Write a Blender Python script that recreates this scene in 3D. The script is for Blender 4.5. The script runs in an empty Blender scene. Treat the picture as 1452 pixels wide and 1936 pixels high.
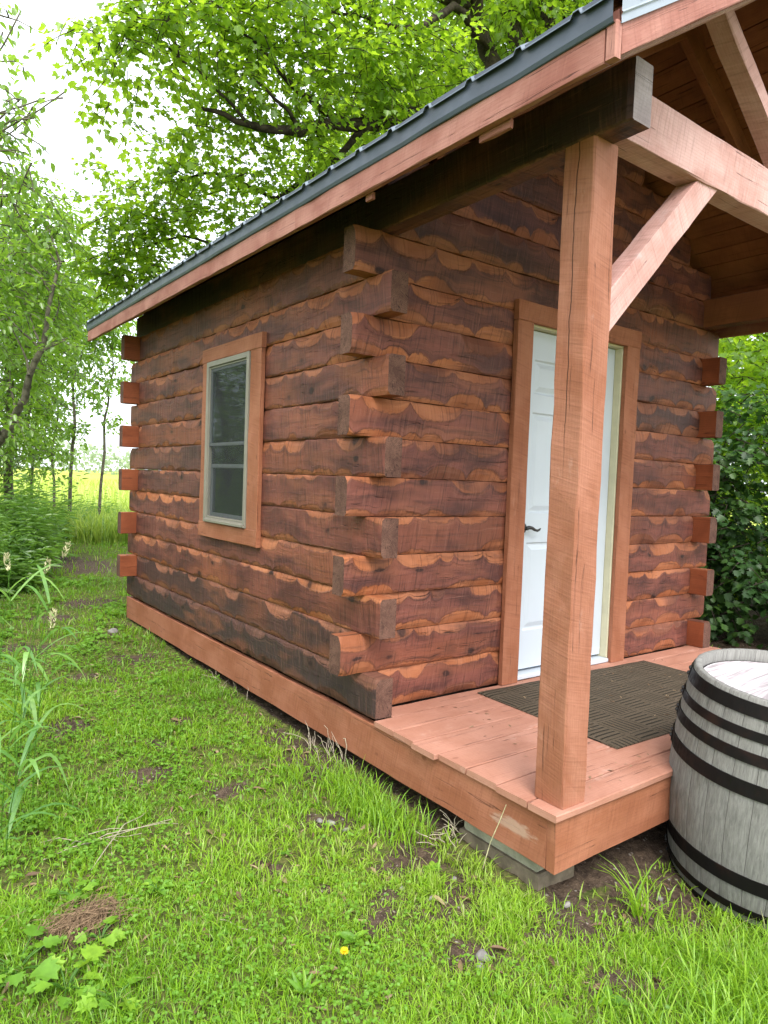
import bpy, math, random
import numpy as np
rng = np.random.default_rng(7)
random.seed(7)
sc = bpy.context.scene
COL = sc.collection

# ------------------------------------------------------------------ camera
C0 = np.array([-2.00918, -2.828, 1.18553])
CR = np.array([0.80144649, -0.59687287, 0.03776639])
CU = np.array([-0.00283776, 0.05935158, 0.99823311])
CF = np.array([0.59805976, 0.80013759, -0.04587333])
FPX = 1309.68
from mathutils import Matrix, Vector
cam = bpy.data.cameras.new('camera')
camo = bpy.data.objects.new('camera', cam)
COL.objects.link(camo)
M = Matrix.Identity(4)
for i in range(3):
    M[i][0] = CR[i]; M[i][1] = CU[i]; M[i][2] = -CF[i]; M[i][3] = C0[i]
camo.matrix_world = M
cam.sensor_fit = 'VERTICAL'
cam.sensor_height = 36.0
cam.lens = FPX / 1936 * 36.0
cam.clip_start = 0.05
cam.clip_end = 3000
sc.camera = camo


def at(px, py, depth):
    """a spot in the world seen towards a pixel of the photo, at a depth"""
    return C0 + depth * (CF + CR * (px - 726) / FPX - CU * (py - 968) / FPX)


# ------------------------------------------------------------------ ground shape
def ground_z(x, y):
    x = np.asarray(x, float); y = np.asarray(y, float)
    z = -0.345 + 0.02 * np.clip(y + 1.1, -3, 5.0)
    z = z - 0.15 * np.exp(-(((x - 1.05) / 0.85) ** 2 + ((y + 1.75) / 0.65) ** 2))
    z = z + 0.012 * np.sin(x * 3.1 + 1.3 * np.sin(y * 1.7)) * np.cos(y * 2.3 + 0.5) + 0.006 * np.sin(x * 9.7 + y * 4.1) * np.sin(y * 8.3)
    return z


DIRT = [(-0.35, -0.28, .13, .10), (-0.39, -1.29, .12, .08), (0.05, -1.34, .22, .13), (.55, -1.40, .45, .17), (-0.62, 0.20, .12, .07), (-0.25, -0.75, .16, .12),
        (-1.42, -0.48, .16, .12), (.5, 8.2, .55, 1.15), (-0.12, 0.35, .14, .5), (-0.13, -0.55, .13, .35), (-0.5, 1.1, .13, .08),
        (-0.9, 0.55, .16, .1), (-1.1, 1.35, .16, .13), (-0.25, -1.05, .18, .12), (-0.55, -0.95, .12, .07), (-0.1, -1.62, .12, .08),
        (-0.35, 2.6, .2, .14), (-0.8, 2.2, .25, .12), (-0.75, -0.55, .1, .08), (-0.1, 4.9, .3, .3), (-1.0, 3.2, .2, .2), (-0.6, 4.2, .25, .2)]
_dr = np.random.default_rng(3)
for _ in range(20):
    DIRT.append((_dr.uniform(-2.4, 0.0), _dr.uniform(-1.7, 7), _dr.uniform(.03, .08), _dr.uniform(.03, .07)))


def dirt(x, y):
    x = np.asarray(x, float); y = np.asarray(y, float)
    wx = x + 0.03 * np.sin(y * 23) + 0.02 * np.sin(x * 41 + y * 17)
    wy = y + 0.03 * np.sin(x * 21 + 2) + 0.02 * np.sin(y * 37 - x * 11)
    d = np.zeros_like(x)
    for (a, b, ra, rb) in DIRT:
        d = np.maximum(d, np.exp(-(((wx - a) / ra) ** 2 + ((wy - b) / rb) ** 2) ** 1.5))
    inside = (x > 0.06) & (x < 3.3) & (y > -1.22) & (y < 3.95)
    d = np.where(inside, 1.0, d)
    d = np.maximum(d, np.clip((x - 3.1) / 0.5, 0, 1) * (y < 6))
    return d


# ------------------------------------------------------------------ node helpers
class NT:
    def __init__(s, name, rough=0.7, spec=0.3):
        s.mat = bpy.data.materials.new(name)
        s.mat.use_nodes = True
        s.t = s.mat.node_tree
        s.bsdf = s.t.nodes['Principled BSDF']
        s.bsdf.inputs['Roughness'].default_value = rough
        s.bsdf.inputs['Specular IOR Level'].default_value = spec

    def n(s, typ, ins=None, **kw):
        nd = s.t.nodes.new(typ)
        for k, v in kw.items():
            setattr(nd, k, v)
        for k, v in (ins or {}).items():
            s.set(nd, k, v)
        return nd

    def set(s, nd, k, v):
        i = nd.inputs[k]
        if hasattr(v, 'links') or isinstance(v, bpy.types.NodeSocket):
            s.t.links.new(v, i)
        else:
            i.default_value = v

    def math(s, op, a, b=0.0, c=0.0):
        nd = s.n('ShaderNodeMath', operation=op)
        s.set(nd, 0, a); s.set(nd, 1, b)
        if op in ('MULTIPLY_ADD',): s.set(nd, 2, c)
        return nd.outputs[0]

    def ramp(s, v, a, b, o0=0.0, o1=1.0, smooth=True):
        nd = s.n('ShaderNodeMapRange', {0: v, 1: a, 2: b, 3: o0, 4: o1})
        if smooth: nd.interpolation_type = 'SMOOTHSTEP'
        return nd.outputs[0]

    def noise(s, vec, scale=5.0, detail=3.0, rough=0.55, dist=0.0):
        nd = s.n('ShaderNodeTexNoise', {'Scale': scale, 'Detail': detail, 'Roughness': rough, 'Distortion': dist})
        if vec is not None: s.set(nd, 'Vector', vec)
        return nd.outputs['Fac']

    def voro(s, vec, scale, feature='F1', out='Distance', rnd=1.0):
        nd = s.n('ShaderNodeTexVoronoi', {'Scale': scale, 'Randomness': rnd}, feature=feature)
        s.set(nd, 'Vector', vec)
        return nd.outputs[out]

    def scale(s, vec, x, y, z=1.0):
        nd = s.n('ShaderNodeVectorMath', {0: vec, 1: (x, y, z)}, operation='MULTIPLY')
        return nd.outputs[0]

    def add(s, vec, v2):
        nd = s.n('ShaderNodeVectorMath', {0: vec, 1: v2}, operation='ADD')
        return nd.outputs[0]

    def mix(s, f, a, b, blend='MIX'):
        nd = s.n('ShaderNodeMix', data_type='RGBA', blend_type=blend)
        s.set(nd, 0, f)
        for k, v in ((6, a), (7, b)):
            if isinstance(v, tuple) and len(v) == 3: v = v + (1.0,)
            s.set(nd, k, v)
        return nd.outputs[2]

    def attr(s, name, out='Fac'):
        return s.n('ShaderNodeAttribute', attribute_name=name).outputs[out]

    def uv(s):
        return s.n('ShaderNodeTexCoord').outputs['UV']

    def obj(s):
        return s.n('ShaderNodeTexCoord').outputs['Object']

    def bump(s, h, strength=0.4, dist=0.004):
        nd = s.n('ShaderNodeBump', {'Height': h, 'Strength': strength, 'Distance': dist})
        s.set(s.bsdf, 'Normal', nd.outputs[0])
        return nd

    def col(s, c):
        if isinstance(c, tuple) and len(c) == 3: c = c + (1.0,)
        s.set(s.bsdf, 'Base Color', c)


def m_lumber(name, c1, c2, dark, rough=0.75, saw=1.0, wear=None, patch=None, crack=None):
    m = NT(name, rough, 0.25)
    uv = m.uv()
    g1 = m.noise(m.scale(uv, 1.5, 26), 1.0, 4, 0.6, 0.6)
    g2 = m.noise(m.scale(uv, 3.5, 5), 1.0, 3, 0.6, 0.4)
    fine = m.noise(m.scale(uv, 14, 260), 1.0, 2, 0.5)
    c = m.mix(m.ramp(g2, 0.3, 0.72), c1, c2)
    c = m.mix(m.math('MULTIPLY', m.ramp(g1, 0.52, 0.72), 0.26), c, dark)
    # growth rings as broad arches
    rings = m.n('ShaderNodeTexWave', {'Scale': 1.0, 'Distortion': 7.0, 'Detail': 2.0, 'Detail Scale': 0.7, 'Vector': m.scale(uv, 0.8, 22)}, bands_direction='Y').outputs['Fac']
    c = m.mix(m.math('MULTIPLY', m.ramp(rings, 0.62, 0.95), 0.12), c, dark)
    # knots
    kv = m.scale(uv, 5.0, 9.0)
    kn = m.voro(kv, 1.0)
    kr = m.voro(kv, 1.0, out='Color')
    ksel = m.math('GREATER_THAN', m.n('ShaderNodeSeparateColor', {0: kr}).outputs[0], 0.70)
    km = m.math('MULTIPLY', m.ramp(kn, 0.11, 0.05), ksel)
    c = m.mix(m.math('MULTIPLY', km, 0.65), c, dark)
    # long drying cracks
    ck = m.noise(m.scale(uv, 1.1, 44), 1.0, 2, 0.5, 0.2)
    ckm = m.ramp(m.math('ABSOLUTE', m.math('SUBTRACT', ck, 0.66)), 0.013, 0.0)
    c = m.mix(m.math('MULTIPLY', ckm, 0.75), c, tuple(x * 0.25 for x in dark))
    pores = m.noise(m.scale(uv, 60, 320), 1.0, 1, 0.5)
    c = m.mix(m.math('MULTIPLY', m.ramp(pores, 0.60, 0.75), 0.28), c, tuple(x * 0.6 for x in dark))
    rot = m.n('ShaderNodeVectorRotate', {'Vector': uv, 'Angle': 0.22}, rotation_type='Z_AXIS').outputs[0]
    sawn = m.noise(m.scale(rot, 95, 5), 1.0, 2, 0.55)
    c = m.mix(m.math('MULTIPLY', m.ramp(sawn, 0.54, 0.72), 0.26 * saw), c, tuple(x * 0.8 for x in dark))
    c = m.mix(m.math('MULTIPLY', m.ramp(sawn, 0.46, 0.30), 0.16 * saw), c, tuple(min(1, x * 1.3) for x in c2))
    if wear:
        wn = m.noise(m.scale(uv, 4, 9), 1.0, 5, 0.7)
        c = m.mix(m.math('MULTIPLY', m.ramp(wn, 0.60, 0.72), wear[1]), c, wear[0])
    if crack:    # one long drying crack wandering down the face at local y = crack
        sx = m.n('ShaderNodeSeparateXYZ', {0: m.obj()})
        wv = m.math('MULTIPLY', m.math('SUBTRACT', m.noise(m.scale(m.obj(), 0, 0, 3.2), 1.0, 4, 0.6), 0.5), 0.045)
        dd = m.math('ABSOLUTE', m.math('SUBTRACT', m.math('ADD', sx.outputs[1], wv), crack))
        cm_ = m.math('MULTIPLY', m.ramp(dd, 0.0032, 0.0012), m.math('MULTIPLY', m.math('LESS_THAN', sx.outputs[0], 0.06), m.ramp(sx.outputs[2], 1.35, 1.75)))
        c = m.mix(m.math('MULTIPLY', cm_, 0.9), c, tuple(x * 0.2 for x in dark))
    if patch:    # one scraped bare spot: centre, inverse size, colour
        d_ = m.n('ShaderNodeVectorMath', {0: m.n('ShaderNodeVectorMath', {0: m.n('ShaderNodeVectorMath', {0: m.obj(), 1: patch[0]}, operation='SUBTRACT').outputs[0], 1: patch[1]}, operation='MULTIPLY').outputs[0]}, operation='LENGTH').outputs['Value']
        pn_ = m.math('ADD', d_, m.math('MULTIPLY', m.math('SUBTRACT', m.noise(m.scale(uv, 9, 30), 1.0, 5, 0.7), 0.5), 2.2))
        c = m.mix(m.math('MULTIPLY', m.ramp(pn_, 1.0, 0.5), 0.75), c, patch[2])
    m.col(c)
    h = m.math('ADD', m.math('MULTIPLY', sawn, 0.9 * saw), m.math('MULTIPLY', fine, 0.55))
    h = m.math('ADD', h, m.math('MULTIPLY', g1, 0.7))
    h = m.math('SUBTRACT', h, m.math('MULTIPLY', ckm, 1.2))
    m.bump(h, 0.55, 0.0035)
    return m.mat


def m_log():
    m = NT('stained_log', 0.62, 0.25)
    uv = m.uv()
    sep = m.n('ShaderNodeSeparateXYZ', {0: uv})
    zc = m.attr('zc'); st = m.attr('st'); sb = m.attr('sb'); tone = m.attr('tone')
    wob = m.math('MULTIPLY', m.math('SUBTRACT', m.noise(m.scale(uv, 30, 34), 1.0, 4, 0.6), 0.5), 0.20)
    wob = m.math('ADD', wob, m.math('MULTIPLY', m.math('SUBTRACT', m.noise(m.scale(uv, 7, 5), 1.0, 2, 0.5), 0.5), 0.26))
    top = m.math('ADD', m.math('SUBTRACT', zc, m.math('SUBTRACT', 1.0, st)), wob)
    bot = m.math('ADD', m.math('SUBTRACT', sb, zc), wob)
    fresh = m.ramp(m.math('MAXIMUM', top, bot), -0.05, 0.06)
    fade = m.ramp(m.noise(m.scale(uv, 1.6, 6), 1.0, 2, 0.5), 0.30, 0.60, 0.30, 0.95)
    fresh = m.math('MULTIPLY', m.math('MULTIPLY', fresh, fade), m.attr('vis'))
    g1 = m.noise(m.scale(uv, 2.2, 45), 1.0, 4, 0.65, 0.8)
    g2 = m.noise(m.scale(uv, 2.4, 7), 1.0, 3, 0.6, 0.5)
    g3 = m.noise(m.scale(uv, 0.9, 2.5), 1.0, 2, 0.5)
    dk = m.mix(m.ramp(g2, 0.32, 0.70), (0.078, 0.028, 0.023), (0.200, 0.066, 0.047))
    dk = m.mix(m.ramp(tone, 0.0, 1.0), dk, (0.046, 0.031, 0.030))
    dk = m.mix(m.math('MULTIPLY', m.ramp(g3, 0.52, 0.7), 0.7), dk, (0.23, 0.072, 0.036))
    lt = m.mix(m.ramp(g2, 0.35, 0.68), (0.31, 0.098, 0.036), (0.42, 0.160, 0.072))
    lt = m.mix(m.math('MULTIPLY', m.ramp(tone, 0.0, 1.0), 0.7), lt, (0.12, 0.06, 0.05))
    blot = m.ramp(m.noise(m.scale(uv, 1.1, 3.5), 1.0, 3, 0.6), 0.52, 0.66)
    dk = m.mix(m.math('MULTIPLY', blot, 0.45), dk, (0.30, 0.105, 0.055))
    c = m.mix(fresh, dk, lt)
    rim = m.math('MULTIPLY', m.ramp(fresh, 0.0, 0.25), m.ramp(fresh, 0.6, 0.3))
    c = m.mix(m.math('MULTIPLY', rim, 0.45), c, (0.05, 0.018, 0.014))
    c = m.mix(m.math('MULTIPLY', m.ramp(g1, 0.50, 0.70), 0.5), c, (0.035, 0.016, 0.014))
    # pale raised grain lines
    c = m.mix(m.math('MULTIPLY', m.ramp(m.noise(m.scale(uv, 2.0, 90), 1.0, 3, 0.6, 1.2), 0.62, 0.74), 0.30), c, (0.34, 0.17, 0.12))
    # knots
    kv = m.scale(m.add(uv, (3.3, 0.07, 0)), 4.2, 7.0)
    kd = m.voro(kv, 1.0)
    ks = m.math('GREATER_THAN', m.n('ShaderNodeSeparateColor', {0: m.voro(kv, 1.0, out='Color')}).outputs[1], 0.62)
    kw = m.math('ADD', kd, m.math('MULTIPLY', m.noise(m.scale(uv, 30, 30), 1.0, 2), 0.06))
    km = m.math('MULTIPLY', m.ramp(kw, 0.20, 0.13), ks)
    c = m.mix(m.math('MULTIPLY', km, 0.85), c, (0.018, 0.010, 0.010))
    kh = m.math('MULTIPLY', m.math('MULTIPLY', m.ramp(kw, 0.36, 0.2), m.math('SUBTRACT', 1.0, km)), ks)
    c = m.mix(m.math('MULTIPLY', kh, 0.35), c, (0.07, 0.03, 0.02))
    # drying checks
    ck = m.noise(m.scale(uv, 0.9, 30), 1.0, 3, 0.55, 0.35)
    ckm = m.ramp(m.math('ABSOLUTE', m.math('SUBTRACT', ck, 0.60)), 0.007, 0.0)
    ckm = m.math('MULTIPLY', ckm, m.ramp(m.noise(m.scale(uv, 3, 8), 1.0, 1), 0.45, 0.55))
    c = m.mix(m.math('MULTIPLY', ckm, 0.9), c, (0.008, 0.005, 0.005))
    rot = m.n('ShaderNodeVectorRotate', {'Vector': uv, 'Angle': 0.16}, rotation_type='Z_AXIS').outputs[0]
    saw = m.noise(m.scale(rot, 100, 5), 1.0, 2, 0.55)
    c = m.mix(m.math('MULTIPLY', m.ramp(saw, 0.54, 0.70), 0.5), c, (0.030, 0.014, 0.012))
    c = m.mix(m.math('MULTIPLY', m.ramp(saw, 0.44, 0.28), 0.22), c, (0.30, 0.14, 0.10))
    # pale scuffs and splinters
    scf = m.noise(m.scale(uv, 22, 60), 1.0, 5, 0.75)
    c = m.mix(m.math('MULTIPLY', m.ramp(scf, 0.68, 0.76), 0.55), c, (0.42, 0.28, 0.20))
    m.col(c)
    h = m.math('ADD', m.math('MULTIPLY', saw, 0.9), m.math('MULTIPLY', g1, 1.0))
    h = m.math('ADD', h, m.math('MULTIPLY', m.noise(m.scale(uv, 16, 300), 1.0, 2), 0.5))
    h = m.math('SUBTRACT', h, m.math('MULTIPLY', ckm, 2.0))
    h = m.math('SUBTRACT', h, m.math('MULTIPLY', fresh, 0.9))
    m.bump(h, 0.6, 0.0045)
    m.set(m.bsdf, 'Roughness', m.ramp(fresh, 0, 1, 0.55, 0.72))
    return m.mat


def m_endgrain():
    m = NT('log_end_grain', 0.85, 0.15)
    o = m.obj()
    n1 = m.noise(o, 12, 5, 0.65)
    n2 = m.noise(m.scale(o, 1, 1, 1), 130, 2, 0.5)
    c = m.mix(m.ramp(n1, 0.3, 0.7), (0.088, 0.043, 0.033), (0.170, 0.088, 0.064))
    c = m.mix(m.math('MULTIPLY', m.ramp(n2, 0.5, 0.75), 0.25), c, (0.25, 0.155, 0.115))
    rg = m.noise(m.scale(o, 60, 60, 12), 1.0, 3, 0.6, 1.0)
    uvs = m.n('ShaderNodeSeparateXYZ', {0: m.uv()})
    ez = m.math('MULTIPLY', m.math('SUBTRACT', m.math('FRACT', m.math('DIVIDE', uvs.outputs[1], 0.2)), 0.62), 0.2)
    eu = m.math('SUBTRACT', m.math('MULTIPLY', m.math('FRACT', m.math('MULTIPLY', uvs.outputs[0], 9.0)), 0.111), 0.03)
    ed = m.math('SQRT', m.math('ADD', m.math('MULTIPLY', ez, ez), m.math('MULTIPLY', eu, eu)))
    er = m.math('SINE', m.math('ADD', m.math('MULTIPLY', ed, 800.0), m.math('MULTIPLY', n1, 9.0)))
    c = m.mix(m.math('MULTIPLY', m.ramp(er, 0.2, 1.0), 0.4), c, (0.045, 0.026, 0.022))
    ea = m.math('ARCTAN2', ez, eu)
    ek = m.noise(m.n('ShaderNodeCombineXYZ', {0: m.math('MULTIPLY', ea, 3.0), 1: m.math('MULTIPLY', ed, 6.0), 2: uvs.outputs[1]}).outputs[0], 2.2, 2, 0.6)
    c = m.mix(m.ramp(m.math('ABSOLUTE', m.math('SUBTRACT', ek, 0.56)), 0.02, 0.0), c, (0.015, 0.010, 0.009))
    c = m.mix(m.math('MULTIPLY', m.ramp(rg, 0.6, 1.0), 0.25), c, (0.04, 0.024, 0.02))
    m.col(c)
    m.bump(m.math('ADD', m.math('MULTIPLY', rg, 0.5), n2), 0.5, 0.003)
    return m.mat


def m_plain(name, col, rough=0.5, spec=0.4, var=0.12, nscale=8, metal=0.0, bump=0.0, bscale=60):
    m = NT(name, rough, spec)
    o = m.obj()
    n = m.noise(o, nscale, 5, 0.6)
    c = m.mix(m.ramp(n, 0.3, 0.7), tuple(x * (1 - var) for x in col), tuple(min(1, x * (1 + var)) for x in col))
    m.col(c)
    m.bsdf.inputs['Metallic'].default_value = metal
    m.set(m.bsdf, 'Roughness', m.ramp(m.noise(o, nscale * 3, 4), 0.3, 0.7, rough * 0.85, min(1, rough * 1.15)))
    if bump:
        m.bump(m.noise(o, bscale, 4, 0.6), bump, 0.003)
    return m.mat


def m_leaf(name, cols, trans=0.5, rough=0.5, gloss=0.06, tcol=(0.22, 0.42, 0.02)):
    m = NT(name)
    t = m.t
    r = m.attr('rnd')
    ramp = m.n('ShaderNodeValToRGB', {0: r})
    el = ramp.color_ramp.elements
    while len(el) < len(cols): el.new(0.5)
    for i, c in enumerate(cols):
        el[i].position = i / (len(cols) - 1); el[i].color = c + (1,)
    vein = m.noise(m.obj(), 40, 3, 0.6)
    base = m.mix(m.ramp(vein, 0.35, 0.7, 0.0, 0.35), ramp.outputs[0], tuple(x * 0.6 for x in cols[0]))
    t.nodes.remove(m.bsdf)
    d = m.n('ShaderNodeBsdfDiffuse', {'Color': base})
    tc = m.mix(0.5, base, tcol + (1,), 'MIX')
    tr = m.n('ShaderNodeBsdfTranslucent', {'Color': tc})
    g = m.n('ShaderNodeBsdfGlossy', {'Color': (1, 1, 1, 1), 'Roughness': rough})
    a = m.n('ShaderNodeMixShader', {0: trans}); m.set(a, 1, d.outputs[0]); m.set(a, 2, tr.outputs[0])
    b = m.n('ShaderNodeMixShader', {0: gloss}); m.set(b, 1, a.outputs[0]); m.set(b, 2, g.outputs[0])
    t.links.new(b.outputs[0], t.nodes['Material Output'].inputs['Surface'])
    return m.mat


MAT = {}
MAT['log'] = m_log()
MAT['end'] = m_endgrain()
MAT['red'] = m_lumber('red_stained_wood', (0.192, 0.050, 0.021), (0.288, 0.084, 0.036), (0.072, 0.022, 0.013), 0.5, 0.4)
MAT['lumber'] = m_lumber('stained_lumber', (0.265, 0.094, 0.046), (0.34, 0.136, 0.076), (0.16, 0.052, 0.028), 0.75, 1.0, ((0.44, 0.24, 0.17), 0.25))
MAT['skirt'] = m_lumber('skirt_stain', (0.265, 0.094, 0.048), (0.34, 0.136, 0.080), (0.16, 0.052, 0.028), 0.75, 1.0, ((0.44, 0.24, 0.17), 0.25), ((0.0, -1.05, 0.085), (0, 8, 30), (0.42, 0.28, 0.21)))
MAT['post'] = m_lumber('post_stain', (0.275, 0.102, 0.055), (0.36, 0.155, 0.098), (0.15, 0.052, 0.03), 0.75, 0.9, ((0.46, 0.28, 0.22), 0.4), None, -1.175)
MAT['weathered'] = m_lumber('weathered_lumber', (0.44, 0.238, 0.205), (0.56, 0.355, 0.325), (0.22, 0.115, 0.10), 0.8, 1.2, ((0.50, 0.40, 0.40), 0.5))
MAT['deck'] = m_lumber('deck_stain', (0.35, 0.160, 0.108), (0.43, 0.215, 0.155), (0.23, 0.095, 0.065), 0.62, 0.4, ((0.52, 0.33, 0.27), 0.45))
MAT['fascia'] = m_lumber('fascia_stain', (0.27, 0.100, 0.074), (0.41, 0.195, 0.155), (0.14, 0.045, 0.033), 0.7, 0.6, ((0.52, 0.32, 0.26), 0.4))
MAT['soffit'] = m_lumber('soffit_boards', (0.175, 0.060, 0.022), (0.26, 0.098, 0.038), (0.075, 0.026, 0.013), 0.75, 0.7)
MAT['darkwood'] = m_lumber('dark_beam_stain', (0.080, 0.036, 0.024), (0.128, 0.056, 0.036), (0.036, 0.016, 0.013), 0.75, 0.8)
MAT['greyend'] = m_lumber('weathered_beam_end', (0.224, 0.184, 0.184), (0.336, 0.288, 0.288), (0.080, 0.060, 0.056), 0.85, 1.0)
MAT['door'] = m_plain('white_door_paint', (0.50, 0.55, 0.605), 0.35, 0.45, 0.02, 3)
MAT['jamb'] = m_plain('cream_primer', (0.56, 0.53, 0.37), 0.55, 0.3, 0.05, 12)
MAT['black'] = m_plain('black_iron', (0.018, 0.018, 0.018), 0.4, 0.5, 0.2, 30)
MAT['frame'] = m_plain('taupe_window_frame', (0.22, 0.20, 0.165), 0.5, 0.4, 0.06, 10)
MAT['sash'] = m_plain('dull_grey_sash', (0.10, 0.11, 0.115), 0.5, 0.4, 0.06, 10)
MAT['metal'] = m_plain('dark_slate_metal', (0.055, 0.070, 0.100), 0.42, 0.5, 0.12, 5)
MAT['trimmetal'] = m_plain('grey_blue_metal', (0.24, 0.28, 0.33), 0.35, 0.5, 0.08, 5)
MAT['roofmetal'] = m_plain('roof_sheet_metal', (0.13, 0.16, 0.20), 0.38, 0.5, 0.1, 5, 0.3)
MAT['interior'] = m_plain('dark_interior', (0.05, 0.045, 0.04), 0.8, 0.2)
MAT['curtain'] = m_plain('tan_curtain', (0.32, 0.17, 0.09), 0.85, 0.1, 0.15, 6)
MAT['concrete'] = m_plain('concrete', (0.30, 0.29, 0.22), 0.9, 0.15, 0.25, 14, 0, 0.5, 90)
MAT['concrete_dirty'] = m_plain('dirty_concrete', (0.16, 0.13, 0.095), 0.9, 0.15, 0.3, 14, 0, 0.5, 90)
MAT['stone'] = m_plain('field_stone', (0.22, 0.205, 0.195), 0.85, 0.2, 0.3, 20, 0, 0.5, 70)
MAT['bark'] = m_plain('tree_bark', (0.045, 0.036, 0.028), 0.9, 0.1, 0.5, 14, 0, 0.9, 30)
MAT['bark_grey'] = m_plain('grey_bark', (0.14, 0.125, 0.095), 0.9, 0.1, 0.45, 12, 0, 0.8, 30)
MAT['straw'] = m_plain('dry_straw', (0.23, 0.155, 0.095), 0.9, 0.1, 0.45, 60)
MAT['drystem'] = m_plain('bleached_stem', (0.36, 0.31, 0.235), 0.9, 0.1, 0.3, 40)
MAT['seed'] = m_plain('pale_seed_head', (0.50, 0.47, 0.28), 0.9, 0.1, 0.3, 60)
MAT['yellow'] = m_plain('dandelion_yellow', (0.85, 0.60, 0.02), 0.8, 0.1, 0.1, 60)


def m_glass():
    m = NT('window_glass', 0.05, 0.5)
    t = m.t
    t.nodes.remove(m.bsdf)
    nz = m.n('ShaderNodeBump', {'Height': m.noise(m.obj(), 4, 2), 'Strength': 0.02, 'Distance': 0.02}).outputs[0]
    g = m.n('ShaderNodeBsdfGlossy', {'Color': (.70, .78, .84, 1), 'Roughness': 0.04, 'Normal': nz})
    tr = m.n('ShaderNodeBsdfTransparent', {'Color': (0.80, 0.86, 0.86, 1)})
    fr = m.n('ShaderNodeFresnel', {'IOR': 1.5})
    mx = m.n('ShaderNodeMixShader', {0: fr.outputs[0]})
    t.links.new(tr.outputs[0], mx.inputs[1]); t.links.new(g.outputs[0], mx.inputs[2])
    t.links.new(mx.outputs[0], t.nodes['Material Output'].inputs['Surface'])
    return m.mat


MAT['glass'] = m_glass()


def m_screen():
    m = NT('insect_screen_mesh', 0.8, 0.1)
    t = m.t
    m.col((0.10, 0.105, 0.11))
    tr = m.n('ShaderNodeBsdfTransparent', {'Color': (1, 1, 1, 1)})
    mx = m.n('ShaderNodeMixShader', {0: 0.15})
    t.links.new(tr.outputs[0], mx.inputs[1]); t.links.new(m.bsdf.outputs[0], mx.inputs[2])
    t.links.new(mx.outputs[0], t.nodes['Material Output'].inputs['Surface'])
    return m.mat


MAT['screen'] = m_screen()


def m_barrel():
    m = NT('weathered_oak', 0.85, 0.15)
    uv = m.uv()   # u round the barrel in staves, v metres up
    rn = m.attr('rnd')
    g1 = m.noise(m.scale(uv, 9, 14), 1.0, 6, 0.7, 0.6)
    g2 = m.noise(m.scale(uv, 1.2, 4), 1.0, 3, 0.6)
    fine = m.noise(m.scale(uv, 44, 20), 1.0, 3, 0.6)
    c = m.mix(m.ramp(g1, 0.25, 0.72), (0.120, 0.118, 0.110), (0.255, 0.25, 0.235))
    c = m.mix(m.math('MULTIPLY', rn, 0.25), c, (0.28, 0.275, 0.26))
    c = m.mix(m.math('MULTIPLY', m.ramp(fine, 0.54, 0.75), 0.5), c, (0.09, 0.083, 0.075))
    c = m.mix(m.math('MULTIPLY', m.ramp(g2, 0.58, 0.75), 0.35), c, (0.13, 0.12, 0.10))
    fr = m.math('FRACT', m.n('ShaderNodeSeparateXYZ', {0: uv}).outputs[0])
    jt = m.ramp(m.math('ABSOLUTE', m.math('SUBTRACT', fr, 0.5)), 0.485, 0.499)
    c = m.mix(m.math('MULTIPLY', jt, 0.85), c, (0.035, 0.03, 0.028))
    m.col(c)
    h = m.math('SUBTRACT', m.math('ADD', g1, m.math('MULTIPLY', fine, 0.7)), m.math('MULTIPLY', jt, 2.0))
    m.bump(h, 0.55, 0.004)
    return m.mat


def m_head():
    m = NT('bleached_barrel_head', 0.8, 0.2)
    o = m.obj()
    g = m.noise(m.scale(o, 3, 40, 3), 1.0, 4, 0.65, 0.5)
    w = m.noise(m.scale(o, 6, 14, 6), 1.0, 4, 0.6)
    c = m.mix(m.ramp(g, 0.35, 0.65), (0.26, 0.23, 0.24), (0.58, 0.55, 0.57))
    c = m.mix(m.math('MULTIPLY', m.ramp(w, 0.5, 0.7), 0.5), c, (0.50, 0.40, 0.42))
    m.col(c)
    m.bump(g, 0.4, 0.003)
    return m.mat


MAT['oak'] = m_barrel()
MAT['head'] = m_head()
m_ = NT('rusted_black_hoop', 0.45, 0.5)
o_ = m_.obj()
m_.col(m_.mix(m_.ramp(m_.noise(o_, 9, 4), 0.45, 0.75), (0.009, 0.008, 0.008), (0.022, 0.012, 0.010)))
m_.set(m_.bsdf, 'Roughness', m_.ramp(m_.noise(o_, 30, 4), 0.3, 0.7, 0.32, 0.6))
m_.bsdf.inputs['Specular IOR Level'].default_value = 0.10
MAT['hoop'] = m_.mat


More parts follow.
